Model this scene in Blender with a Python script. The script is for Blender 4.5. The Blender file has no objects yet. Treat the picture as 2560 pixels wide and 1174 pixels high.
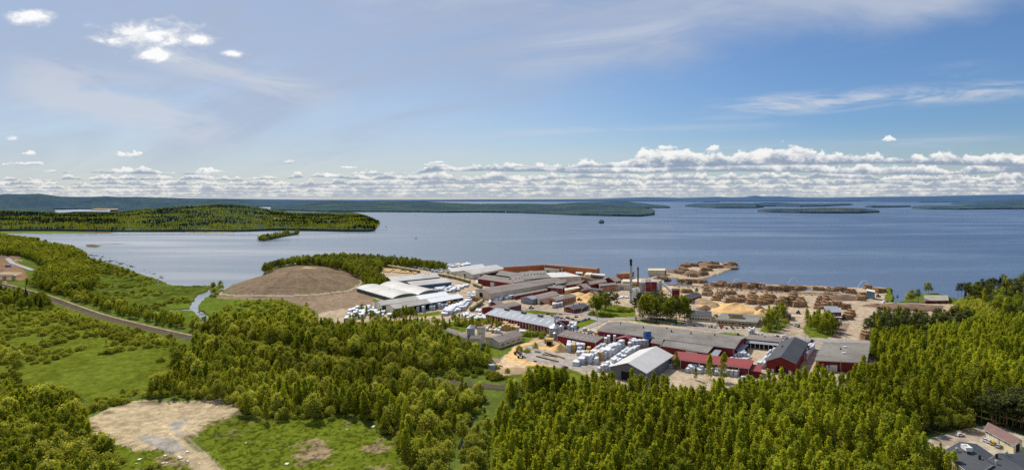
import bpy, math, random
import numpy as np
from mathutils import Vector
random.seed(7); RS = np.random.RandomState(11)
R = math.radians
H, F, YH, CX = 120.0, 1500.0, 497.0, 1280.0      # camera height, focal length (photo px), horizon row, centre column
GZ = 1.6                                          # yard level above the lake
scene = bpy.context.scene
C = scene.collection

def at(px, py, z=GZ):
    d = F * (H - z) / (py - YH)
    return Vector(((px - CX) / F * d, d, z))
def to_px(x, y, z=GZ):
    return CX + F * x / y, YH + F * (H - z) / y
# frames of the measured detail views (origin x, origin y, scale)
ZV = {0:(0,0,1), 1:(860,620,3.994), 2:(1440,620,3.994), 3:(1100,740,4.733), 4:(1640,740,4.733),
      5:(1920,660,3.994), 6:(1380,640,7.3375), 7:(2260,1020,7.623), 8:(0,570,5.59)}
def zp(f, p):
    ox, oy, s = ZV[f]
    return (ox + p[0] / s, oy + p[1] / s)

# ---------------------------------------------------------------- numpy noise
def _hash(ix, iy, seed):
    h = (ix.astype(np.int64) * 374761393 + iy.astype(np.int64) * 668265263 + seed * 1442695041) & 0xffffffff
    h = ((h ^ (h >> 13)) * 1274126177) & 0xffffffff
    return ((h ^ (h >> 16)) & 0xffffff) / float(0xffffff)
def vnoise(x, y, seed=0):
    ix = np.floor(x); iy = np.floor(y); fx = x - ix; fy = y - iy
    fx = fx * fx * (3 - 2 * fx); fy = fy * fy * (3 - 2 * fy)
    a = _hash(ix, iy, seed); b = _hash(ix + 1, iy, seed); c = _hash(ix, iy + 1, seed); d = _hash(ix + 1, iy + 1, seed)
    return (a * (1 - fx) + b * fx) * (1 - fy) + (c * (1 - fx) + d * fx) * fy
def fbm(x, y, s, o=4, seed=0):
    r = 0; amp = .5; x = np.asarray(x, float) / s; y = np.asarray(y, float) / s
    for k in range(o):
        r = r + amp * vnoise(x, y, seed + k * 17); x = x * 2.03; y = y * 2.03; amp *= .5
    return r / (1 - .5 ** o)
def inpoly(px, py, poly):
    r = np.zeros(np.shape(px), bool); n = len(poly)
    for i in range(n):
        x0, y0 = poly[i]; x1, y1 = poly[(i + 1) % n]
        if y0 == y1: continue
        c = ((y0 > py) != (y1 > py)) & (px < (x1 - x0) * (py - y0) / (y1 - y0) + x0)
        r ^= c
    return r
def segdist(px, py, pts, asp=1.0):
    d = np.full(np.shape(px), 1e9)
    for (x0, y0), (x1, y1) in zip(pts[:-1], pts[1:]):
        dx, dy = x1 - x0, (y1 - y0) * asp
        t = np.clip(((px - x0) * dx + (py - y0) * asp * dy) / (dx * dx + dy * dy + 1e-9), 0, 1)
        d = np.minimum(d, np.hypot(px - x0 - t * dx, (py - y0) * asp - t * dy))
    return d
def P(f, *pts): return [zp(f, p) for p in pts]

# ---------------------------------------------------------------- materials
MATS = {}
class NT:
    def __init__(s, tree): s.t = tree; s.n = tree.nodes; s.l = tree.links
    def add(s, typ, **kw):
        n = s.n.new(typ)
        for k, v in kw.items(): setattr(n, k, v)
        return n
    def put(s, sock, v):
        if isinstance(v, bpy.types.NodeSocket): s.l.new(v, sock)
        else: sock.default_value = v
    def m(s, op, a, b=None, c=None, clamp=False):
        n = s.add('ShaderNodeMath', operation=op, use_clamp=clamp)
        s.put(n.inputs[0], a)
        if b is not None: s.put(n.inputs[1], b)
        if c is not None: s.put(n.inputs[2], c)
        return n.outputs[0]
    def ss(s, v, lo, hi, a=0.0, b=1.0):
        n = s.add('ShaderNodeMapRange', interpolation_type='SMOOTHSTEP')
        s.put(n.inputs[0], v); s.put(n.inputs[1], lo); s.put(n.inputs[2], hi); s.put(n.inputs[3], a); s.put(n.inputs[4], b)
        return n.outputs[0]
    def mix(s, f, a, b, mode='MIX'):
        n = s.add('ShaderNodeMix', data_type='RGBA', blend_type=mode)
        s.put(n.inputs[0], f)
        for i, v in ((6, a), (7, b)):
            s.put(n.inputs[i], v if isinstance(v, bpy.types.NodeSocket) else (v[0], v[1], v[2], 1))
        return n.outputs[2]
    def noise(s, vec, scale, detail=3, rough=.5, dist=0):
        n = s.add('ShaderNodeTexNoise')
        if vec is not None: s.l.new(vec, n.inputs['Vector'])
        n.inputs['Scale'].default_value = scale; n.inputs['Detail'].default_value = detail
        n.inputs['Roughness'].default_value = rough; n.inputs['Distortion'].default_value = dist
        return n.outputs[0]
    def comb(s, x, y, z):
        n = s.add('ShaderNodeCombineXYZ'); s.put(n.inputs[0], x); s.put(n.inputs[1], y); s.put(n.inputs[2], z); return n.outputs[0]

def mat(name, col, rough=.85, var=.25, scale=.4, metal=0.0, island=0.0, obj_var=0.0, bump=0.0, spec=.3, fine=True, stripe=None):
    if name in MATS: return MATS[name]
    m = bpy.data.materials.new(name); m.use_nodes = True; m.node_tree.nodes.clear(); g = NT(m.node_tree)
    out = g.add('ShaderNodeOutputMaterial'); b = g.add('ShaderNodeBsdfPrincipled')
    g.l.new(b.outputs[0], out.inputs[0])
    geo = g.add('ShaderNodeNewGeometry'); pos = geo.outputs['Position']
    v = g.noise(pos, scale, 4, .6)
    f = g.ss(v, .25, .75, 1 - var, 1 + var)
    if fine: f = g.m('MULTIPLY', f, g.ss(g.noise(pos, scale * 9, 2), .3, .7, 1 - var * .5, 1 + var * .5))
    if island: f = g.m('MULTIPLY', f, g.m('MULTIPLY_ADD', geo.outputs['Random Per Island'], 2 * island, 1 - island))
    if obj_var:
        oi = g.add('ShaderNodeObjectInfo'); f = g.m('MULTIPLY', f, g.m('MULTIPLY_ADD', oi.outputs['Random'], 2 * obj_var, 1 - obj_var))
    if stripe:   # seams between sheets or boards: (spacing m, depth, axis vector)
        dp = g.add('ShaderNodeVectorMath', operation='DOT_PRODUCT'); g.l.new(pos, dp.inputs[0]); dp.inputs[1].default_value = stripe[2]
        fr = g.m('FRACT', g.m('DIVIDE', dp.outputs['Value'], stripe[0]))
        f = g.m('MULTIPLY', f, g.ss(g.m('ABSOLUTE', g.m('SUBTRACT', fr, .5)), .36, .5, 1.0, 1 - stripe[1]))
    c = g.mix(1.0, col, g.comb(f, f, f), 'MULTIPLY')
    g.l.new(c, b.inputs['Base Color'])
    b.inputs['Roughness'].default_value = rough; b.inputs['Metallic'].default_value = metal
    b.inputs['Specular IOR Level'].default_value = spec
    if bump:
        bp = g.add('ShaderNodeBump'); bp.inputs['Strength'].default_value = 1; bp.inputs['Distance'].default_value = bump
        g.l.new(g.noise(pos, scale * 4, 4, .7), bp.inputs['Height']); g.l.new(bp.outputs[0], b.inputs['Normal'])
    MATS[name] = m; return m

def leaf_mat(name, c0, c1, trans=.35):
    m = bpy.data.materials.new(name); m.use_nodes = True; m.node_tree.nodes.clear(); g = NT(m.node_tree)
    out = g.add('ShaderNodeOutputMaterial'); geo = g.add('ShaderNodeNewGeometry'); oi = g.add('ShaderNodeObjectInfo')
    f = g.m('ADD', g.m('MULTIPLY', oi.outputs['Random'], .65), g.m('MULTIPLY', geo.outputs['Random Per Island'], .35))
    c = g.mix(f, c0, c1)
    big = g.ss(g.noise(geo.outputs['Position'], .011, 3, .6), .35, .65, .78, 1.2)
    # crown shading put into the leaf colour: darker low down, brighter at the top
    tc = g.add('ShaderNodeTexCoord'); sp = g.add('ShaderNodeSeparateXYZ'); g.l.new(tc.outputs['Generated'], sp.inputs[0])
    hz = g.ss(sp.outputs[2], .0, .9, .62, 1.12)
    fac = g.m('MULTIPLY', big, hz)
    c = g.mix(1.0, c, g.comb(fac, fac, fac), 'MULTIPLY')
    d = g.add('ShaderNodeBsdfDiffuse'); t = g.add('ShaderNodeBsdfTranslucent'); mx = g.add('ShaderNodeMixShader')
    g.l.new(c, d.inputs[0]); g.l.new(g.mix(1.0, c, (1.25, 1.1, .6), 'MULTIPLY'), t.inputs[0])
    mx.inputs[0].default_value = trans
    g.l.new(d.outputs[0], mx.inputs[1]); g.l.new(t.outputs[0], mx.inputs[2]); g.l.new(mx.outputs[0], out.inputs[0])
    MATS[name] = m; return m

def vcol_mat(name, rough=.95, sc=.25, var=.3, bump=.3):
    m = bpy.data.materials.new(name); m.use_nodes = True; m.node_tree.nodes.clear(); g = NT(m.node_tree)
    out = g.add('ShaderNodeOutputMaterial'); b = g.add('ShaderNodeBsdfPrincipled'); g.l.new(b.outputs[0], out.inputs[0])
    geo = g.add('ShaderNodeNewGeometry'); pos = geo.outputs['Position']
    a = g.add('ShaderNodeAttribute', attribute_name='albedo')
    f = g.m('MULTIPLY', g.ss(g.noise(pos, sc, 5, .65), .28, .72, 1 - var, 1 + var), g.ss(g.noise(pos, sc * 7, 3), .3, .7, .85, 1.15))
    c = g.mix(1.0, a.outputs['Color'], g.comb(f, f, f), 'MULTIPLY')
    g.l.new(c, b.inputs['Base Color']); b.inputs['Roughness'].default_value = rough; b.inputs['Specular IOR Level'].default_value = 0
    if bump:
        bp = g.add('ShaderNodeBump'); bp.inputs['Distance'].default_value = bump
        g.l.new(g.noise(pos, 1.1, 4, .7), bp.inputs['Height']); g.l.new(bp.outputs[0], b.inputs['Normal'])
    MATS[name] = m; return m

M = dict(
 red=mat('dark_red_boards', (.21, .022, .022), .8, .2, .12, stripe=(1.2, .25, (1, .3, 0))),
 redbright=mat('red_sheet_roof', (.27, .042, .038), .6, .12, .08, stripe=(1.5, .15, (1, .25, 0))),
 orange=mat('orange_sheet_wall', (.55, .16, .05), .7, .15, .1, stripe=(2.4, .2, (1, .3, 0))),
 brick=mat('orange_brick', (.48, .20, .10), .9, .2, .3),
 felt=mat('grey_felt_roof', (.20, .18, .155), .9, .26, .06, stripe=(4, .08, (1, .2, 0))),
 feltdark=mat('charcoal_sheet_roof', (.055, .058, .066), .7, .15, .07, stripe=(2.2, .2, (1, .1, 0))),
 feltbrown=mat('brown_felt_roof', (.21, .17, .145), .9, .18, .06),
 white=mat('white_sheet_roof', (.46, .44, .40), .6, .16, .05, stripe=(5, .14, (.5, 1, 0))),
 brightroof=mat('new_white_roof', (.74, .74, .73), .5, .04, .05),
 moss=mat('mossy_ground', (.10,.13,.03)),
 tarp=mat('pale_tarpaulin_roof', (.56, .54, .51), .7, .08, .05, stripe=(6, .06, (1, .4, 0))),
 steel=mat('blue_grey_metal_roof', (.27, .29, .32), .45, .1, .07, stripe=(2.2, .12, (1, -.3, 0))),
 greywall=mat('grey_sheet_wall', (.16, .17, .175), .8, .12, .1, stripe=(1.4, .2, (1, .3, 0))),
 pale=mat('pale_plaster_wall', (.74, .66, .52), .85, .08, .1),
 cream=mat('cream_wall', (.72, .62, .38), .85, .1, .1),
 halfroof=mat('light_grey_felt', (.40, .375, .33), .85, .2, .05, stripe=(5, .1, (.5, 1, 0))),
 duskroof=mat('beige_sheet_roof', (.34, .31, .22), .7, .15, .1),
 tan=mat('tan_sheet_wall', (.70, .58, .41), .8, .1, .1, stripe=(2.5, .1, (1, .3, 0))),
 ochre=mat('ochre_wall', (.62, .42, .13), .85, .15, .1),
 green=mat('dark_green_wall', (.07, .10, .085), .8, .15, .1),
 bluewall=mat('slate_blue_wall', (.07, .12, .19), .8, .15, .1),
 blue=mat('blue_enamel', (.02, .12, .42), .5, .1, .3),
 zinc=mat('zinc_metal', (.46, .48, .50), .38, .12, .3, metal=.3, stripe=(1.1, .2, (0, 0, 1))),
 concrete=mat('weathered_concrete', (.66, .57, .42), .9, .10, .12),
 glass=mat('dark_window_glass', (.02, .025, .035), .15, .1, .3, spec=.6),
 trim=mat('white_trim', (.72, .70, .66), .7, .06, .3),
 dark=mat('dark_opening', (.012, .012, .012), .95, .1, .3),
 black=mat('black_metal', (.02, .02, .022), .5, .1, .3),
 wrap=mat('white_plastic_wrap', (.66, .67, .69), .5, .10, .35, obj_var=.13, island=.10),
 board=mat('bare_yellow_boards', (.56, .36, .15), .85, .15, .8, stripe=(.3, .3, (0, 0, 1))),
 log=mat('log_bark', (.36, .21, .11), .95, .3, .5, island=.45),
 logend=mat('cut_log_ends', (.50, .33, .17), .9, .3, .5, island=.3),
 sawdust=mat('sawdust', (.72, .45, .18), .95, .12, .15, bump=.4),
 sawdark=mat('weathered_sawdust', (.42, .29, .16), .95, .2, .12, bump=.5),
 barkpile=mat('bark_waste', (.20, .12, .075), .95, .3, .2, bump=.8),
 trunkb=mat('birch_bark', (.45, .43, .38), .9, .3, 1.2),
 trunkp=mat('pine_bark', (.22, .12, .07), .9, .3, 1.2),
 ballast=mat('railway_ballast', (.20, .14, .075), .95, .3, .5, bump=.2),
 rail=mat('worn_rail_steel', (.24, .18, .13), .8, .1, .5),
 sleeper=mat('weathered_sleeper', (.13, .10, .085), .9, .3, .5),
 asphalt=mat('worn_asphalt', (.30, .275, .25), .95, .15, .06),
 rubber=mat('tyre_rubber', (.02, .02, .02), .9, .1, .5),
 roofbrown=mat('brown_tile_roof', (.20, .115, .10), .8, .12, .3, stripe=(.9, .25, (1, .5, 0))),
 wagon=mat('yellow_wagon_tarp', (.52, .40, .17), .7, .15, .3),
 wagongreen=mat('olive_wagon_side', (.16, .17, .09), .8, .15, .3),
 rock=mat('bare_rock', (.24, .21, .20), .9, .3, .2, bump=.5),
)
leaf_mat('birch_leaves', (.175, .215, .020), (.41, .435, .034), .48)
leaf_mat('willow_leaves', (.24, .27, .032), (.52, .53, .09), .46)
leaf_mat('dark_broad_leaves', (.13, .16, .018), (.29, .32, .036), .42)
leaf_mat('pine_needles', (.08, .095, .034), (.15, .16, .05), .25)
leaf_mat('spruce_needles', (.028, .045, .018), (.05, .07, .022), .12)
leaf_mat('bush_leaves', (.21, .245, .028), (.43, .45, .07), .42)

# ---------------------------------------------------------------- objects
def tag(o, label=None, cat=None, group=None, kind=None):
    if label: o['label'] = label
    if cat: o['category'] = cat
    if group: o['group'] = group
    if kind: o['kind'] = kind
    return o
def empty(name, loc, label=None, cat=None, group=None):
    o = bpy.data.objects.new(name, None); C.objects.link(o); o.location = loc; o.empty_display_size = .5
    return tag(o, label, cat, group)
class MB:
    def __init__(s): s.v = []; s.f = []; s.mi = []
    def poly(s, pts, mi=0):
        n = len(s.v); s.v += [tuple(p) for p in pts]; s.f.append(tuple(range(n, n + len(pts)))); s.mi.append(mi)
    def faces(s, vs, fs, mi=0):
        n = len(s.v); s.v += [tuple(p) for p in vs]
        for f in fs: s.f.append(tuple(n + i for i in f)); s.mi.append(mi)
    def hexa(s, b, t, mi=0):      # four bottom points, four top points
        s.faces(list(b) + list(t), [(3,2,1,0),(4,5,6,7),(0,1,5,4),(1,2,6,5),(2,3,7,6),(3,0,4,7)], mi)
    def box(s, c, sx, sy, sz, rz=0, mi=0):    # c = centre of the base
        ca, sa = math.cos(rz), math.sin(rz); c = Vector(c)
        q = [Vector((x*ca - y*sa, x*sa + y*ca, 0)) for x, y in ((-sx/2,-sy/2),(sx/2,-sy/2),(sx/2,sy/2),(-sx/2,sy/2))]
        s.hexa([c + p for p in q], [c + p + Vector((0,0,sz)) for p in q], mi)
    def cyl(s, c, r0, r1, h, n=12, mi=0, cap=True):
        c = Vector(c); a = [2*math.pi*i/n for i in range(n)]
        vs = [c + Vector((r0*math.cos(t), r0*math.sin(t), 0)) for t in a] + [c + Vector((r1*math.cos(t), r1*math.sin(t), h)) for t in a]
        fs = [(i, (i+1) % n, n + (i+1) % n, n + i) for i in range(n)]
        if cap: fs += [tuple(range(n, 2*n)), tuple(range(n-1, -1, -1))]
        s.faces(vs, fs, mi)
    def tube(s, a, b, r0, r1=None, n=6, mi=0):
        a = Vector(a); b = Vector(b); r1 = r0 if r1 is None else r1; d = (b - a).normalized()
        u = d.orthogonal().normalized(); w = d.cross(u)
        vs = [a + (u*math.cos(2*math.pi*i/n) + w*math.sin(2*math.pi*i/n))*r0 for i in range(n)] + [b + (u*math.cos(2*math.pi*i/n) + w*math.sin(2*math.pi*i/n))*r1 for i in range(n)]
        s.faces(vs, [(i, (i+1) % n, n + (i+1) % n, n + i) for i in range(n)] + [tuple(range(n, 2*n)), tuple(range(n-1, -1, -1))], mi)
    def mesh(s, name, mats):
        me = bpy.data.meshes.new(name); me.from_pydata(s.v, [], s.f)
        for m in (mats if isinstance(mats, (list, tuple)) else [mats]): me.materials.append(m)
        if any(s.mi): me.polygons.foreach_set('material_index', s.mi)
        me.update(); return me
    def build(s, name, mats, parent=None, loc=None):
        o = bpy.data.objects.new(name, s.mesh(name, mats)); C.objects.link(o)
        if parent: o.parent = parent
        if loc is not None: o.location = loc
        return o
def np_mesh(name, V, Q, col=None, mats=(), smooth=False):
    me = bpy.data.meshes.new(name); V = np.asarray(V, np.float32); Q = np.asarray(Q, np.int32)
    me.vertices.add(len(V)); me.vertices.foreach_set('co', V.ravel())
    me.loops.add(Q.size); me.loops.foreach_set('vertex_index', Q.ravel())
    k = Q.shape[1]; me.polygons.add(len(Q)); me.polygons.foreach_set('loop_start', np.arange(0, Q.size, k, dtype=np.int32))
    me.polygons.foreach_set('loop_total', np.full(len(Q), k, np.int32))
    if smooth: me.polygons.foreach_set('use_smooth', np.ones(len(Q), bool))
    me.update(calc_edges=True)
    if col is not None:
        a = me.color_attributes.new('albedo', 'FLOAT_COLOR', 'POINT')
        a.data.foreach_set('color', np.concatenate([col, np.ones((len(col), 1))], 1).astype(np.float32).ravel())
    for m in mats: me.materials.append(m)
    return me
def copy_thing(root, loc, rz=0, scl=1, label=None, group=None):
    r = root.copy(); C.objects.link(r); r.location = loc; r.rotation_euler = (0, 0, rz); r.scale = (scl, scl, scl) if not isinstance(scl, tuple) else scl
    if label: r['label'] = label
    if group: r['group'] = group
    for ch in root.children:
        c = ch.copy(); C.objects.link(c); c.parent = r
    return r

# ---------------------------------------------------------------- terrain
SHORE = [(-900,592),(0,588),(55,590),(75,600),(110,600),(120,612),(185,622),(215,642),(250,650),(290,660),(345,682),(400,698),(430,712),(480,711),(520,713),
 (545,715),(562,716),(600,706),(655,694),(660,680),(672,668),(760,655),(860,644),(960,650),(1060,664),(1120,672),(1260,678),(1400,680),(1500,692),(1620,694),
 (1660,684),(1700,671),(1745,662),(1800,656),(1846,661),(1822,674),(1800,683),(1760,694),(1740,700),(1775,703),(1900,709),(2040,714),(2120,718),(2200,719),(2230,720),
 (2232,742),(2225,756),(2245,756),(2262,748),(2300,735),(2345,736),(2395,752),(2420,742),(2480,737),(2560,732),(3500,705),(3500,6500),(-900,6500)]
PONDS = [P(2,(870,290),(1010,290),(1060,345),(1000,372),(900,362)), P(2,(1010,345),(1150,345),(1180,365),(1060,372)), P(2,(1290,330),(1380,320),(1340,370),(1280,365)),
 P(2,(1620,370),(1680,370),(1660,402),(1600,398)), P(2,(1760,395),(1900,395),(1890,418),(1780,415)), P(2,(2060,420),(2230,385),(2190,432),(2090,430)), P(2,(1290,295),(1400,270),(1560,270),(1470,330),(1400,325)),
 P(5,(370,225),(500,235),(470,262),(340,250)), P(5,(745,240),(800,245),(790,280),(740,285))]
CREEK = [(562,712),(530,728),(505,738),(492,752),(486,768),(500,780),(514,795),(500,808)]
BRANCH = [(362,782),(395,775),(440,773),(486,772)]
PUDDLE = [(380,705),(410,694),(470,697),(520,712),(470,712),(400,710)]
DITCH = [(1148,1120),(1160,1095),(1178,1060),(1195,1020),(1215,998)]
MC = at(738, 697, 0)
MEDGE = [(536,745),(552,728),(590,713),(645,699),(662,688),(690,674),(740,666),(800,667),(860,680),(905,702),(905,722),(880,736),(800,745),(720,749),(640,750),(580,749)]
_me = sorted([(math.atan2(at(a,b,0).y-MC.y, at(a,b,0).x-MC.x), (at(a,b,0)-MC).length) for a, b in MEDGE])
_ma = np.array([_me[-1][0]-2*math.pi] + [q[0] for q in _me] + [_me[0][0]+2*math.pi]); _ml = np.array([_me[-1][1]] + [q[1] for q in _me] + [_me[0][1]])
def mound_r(x, y):
    dx = x - MC.x; dy = y - MC.y; a = np.arctan2(dy, dx)
    return np.hypot(dx, dy) / np.interp(a, _ma, _ml), a
def height(x, y):
    x = np.asarray(x, float); y = np.asarray(y, float)
    z = GZ + (fbm(x, y, 40, 3, 5) - .5) * .5
    r, an_ = mound_r(x, y)
    z = z + 17.5 * np.clip(1 - r, 0, 1) ** .95 * (1 - .25 * np.exp(-(r / .15) ** 2)) + (fbm(an_ * 9, r * 3, 1, 3, 66) - .5) * 2.4 * np.clip(1 - r, 0, .4)
    for px, py, rad, h in ((2790, 745, 160, 11), (2520, 830, 80, 3), (60, 650, 70, 3)):
        c = at(px, py, 0); z = z + h * np.exp(-((x - c.x) ** 2 + (y - c.y) ** 2) / rad ** 2)
    # sand clearing: a low spread platform with furrows
    c = at(400, 1060, 0); rr = np.hypot((x - c.x) / 48., (y - c.y) / 42.); an = np.arctan2(y - c.y, x - c.x)
    z = z + np.clip(1.15 - rr, 0, .35) * 3.2 + (fbm(an * 22, rr * 2, 1, 3, 9) - .5) * 1.0 * np.clip(1 - abs(rr - .75) / .45, 0, 1)
    return z
def hz(x, y): return float(height(np.array([x]), np.array([y]))[0])
YARD = [(785,808),(790,785),(850,772),(930,772),(935,752),(890,730),(905,712),(940,690),(955,662),(1040,652),(1130,665),(1260,675),(1400,676),(1500,690),(1620,692),
 (1660,682),(1700,669),(1745,658),(1800,652),(1850,660),(1822,674),(1775,700),(1900,706),(2040,711),(2215,716),(2222,735),(2210,752),(2240,760),(2290,757),(2400,765),(2440,790),(2340,805),(2190,795),(2168,830),(2175,860),
 (2200,935),(2130,975),(1990,965),(1850,965),(1700,985),(1620,985),(1530,965),(1440,935),(1320,918),(1262,945),(1232,945),(1240,905),(1290,862),(1352,848),(1280,850),(1200,840),(1120,822),(1050,800),(960,802)]
LAWNS = [P(2,(120,660),(240,590),(380,560),(600,600),(600,692),(230,692)), P(2,(450,710),(700,692),(1000,705),(1090,745),(1050,778),(800,755)), P(2,(-120,790),(-10,730),(150,702),(285,725),(150,765),(20,808),(-90,812)),
 P(2,(1400,845),(1500,842),(1680,868),(1650,882),(1420,862)), P(2,(1850,800),(1900,740),(2080,720),(2110,770),(1980,850),(1840,838)), P(2,(2270,830),(2290,750),(2400,640),(2560,680),(2600,850),(2520,900),(2330,890)),
 P(3,(930,170),(1130,165),(1400,200),(1360,220),(1100,215)), P(1,(700,665),(960,628),(1000,660),(760,690)), P(3,(0,420),(120,300),(480,280),(560,300),(430,330),(330,340),(300,420)),
 P(3,(590,620),(1040,400),(1200,470),(950,540),(760,640),(640,740)), P(3,(1030,820),(1500,850),(1900,990),(1900,1100),(1000,1100)), P(5,(1150,350),(1210,235),(1245,235),(1235,360),(1340,380),(1850,385),(1850,400),(1180,372)),
 P(1,(0,440),(60,430),(380,520),(350,540),(0,500))]
SAND = [P(3,(700,790),(760,690),(900,600),(1120,520),(1250,510),(1150,545),(1000,610),(950,700),(1020,770),(1300,850),(1500,880),(1060,790),(1060,870),(1000,920),(730,930),(610,980),(650,880))]
SAWG = [P(3,(730,740),(850,620),(1080,520),(1230,508),(1180,540),(960,620),(880,700),(1000,760),(1380,845),(1300,870),(900,790)), P(3,(1130,600),(1290,580),(1480,640),(1420,670),(1180,625)),
 P(2,(0,450),(60,490),(180,460),(240,510),(120,550),(0,540)), P(2,(920,390),(1060,400),(1050,450),(960,440)), P(2,(1170,560),(1330,500),(1700,630),(1460,640)), P(3,(1440,90),(1620,60),(1680,80),(1450,110)), P(1,(1700,440),(1900,430),(1850,480))]
CLEAR = [(202,1072),(215,1052),(262,1030),(300,1018),(352,1006),(420,1003),(480,1005),(560,1004),(580,1012),(597,1036),(560,1048),(526,1060),(520,1075),(500,1090),(470,1100),(520,1130),(570,1180),(590,1215),(545,1215),(500,1174),(440,1135),(395,1125),(340,1132),(300,1118),(262,1112),(225,1100)]
CLGREY = [[(345,1095),(365,1090),(440,1100),(470,1125),(420,1128),(365,1115)],[(420,1062),(460,1050),(472,1056),(455,1075),(468,1092),(440,1085)]]
WEED = [(520,1058),(600,1045),(740,1048),(860,1042),(940,1075),(1000,1110),(1000,1260),(600,1260),(540,1140),(490,1096)]
WEED2 = [(225,1105),(300,1120),(395,1128),(470,1135),(520,1174),(560,1260),(330,1260),(260,1160)]
MEADOW = [(-900,790),(0,770),(120,762),(300,810),(450,850),(460,880),(420,920),(370,985),(250,1005),(60,1000),(-900,980)]
MARSH = [(190,640),(345,680),(430,708),(560,714),(540,740),(500,790),(480,820),(360,790),(250,760),(180,740),(230,700)]
FLOOR = [[(1235,1060),(1320,1000),(1480,1010),(1640,985),(2000,965),(2100,960),(2180,860),(2420,790),(2900,760),(2900,1070),(2560,1085),(2420,1068),(2250,1090),(2330,1400),(1240,1400)],
 [(395,985),(460,900),(560,872),(760,932),(930,957),(1150,985),(1190,1040),(1120,1174),(1110,1400),(1010,1400),(1000,1150),(950,1070),(840,1045),(600,1040)],
 [(-900,975),(0,1000),(150,1010),(210,1035),(200,1060),(235,1110),(280,1174),(330,1400),(-900,1400)],
 [(500,835),(600,812),(760,800),(960,815),(1100,835),(1200,850),(1240,880),(1210,925),(1090,940),(930,920),(760,885),(560,845)],
 [(-100,600),(60,600),(110,618),(190,632),(215,662),(240,700),(225,740),(180,748),(100,735),(60,700),(120,680),(60,640)],
 [(660,692),(680,672),(760,660),(880,650),(1110,672),(960,672),(930,705),(860,692),(800,675)]]
LOT = [(2300,1120),(2330,1095),(2420,1070),(2480,1060),(2560,1090),(2900,1120),(2900,1500),(2330,1500)]
BARE = [P(5,(640,580),(810,590),(730,745),(580,715)), P(5,(930,700),(1030,740),(1020,765),(930,760)), [(1445,948),(1520,955),(1560,985),(1480,985)],P(3,(600,720),(720,740),(700,790),(620,770))]
RAIL = [(-700,560),(-200,660),(0,712),(60,728),(110,742),(180,768),(250,792),(340,815),(430,836),(520,856),(620,880),(760,908),(900,930),(1000,943),(1100,955),(1200,966),(1300,974),(1400,980),(1520,990),(1700,1010),(2400,1300)]

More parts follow.
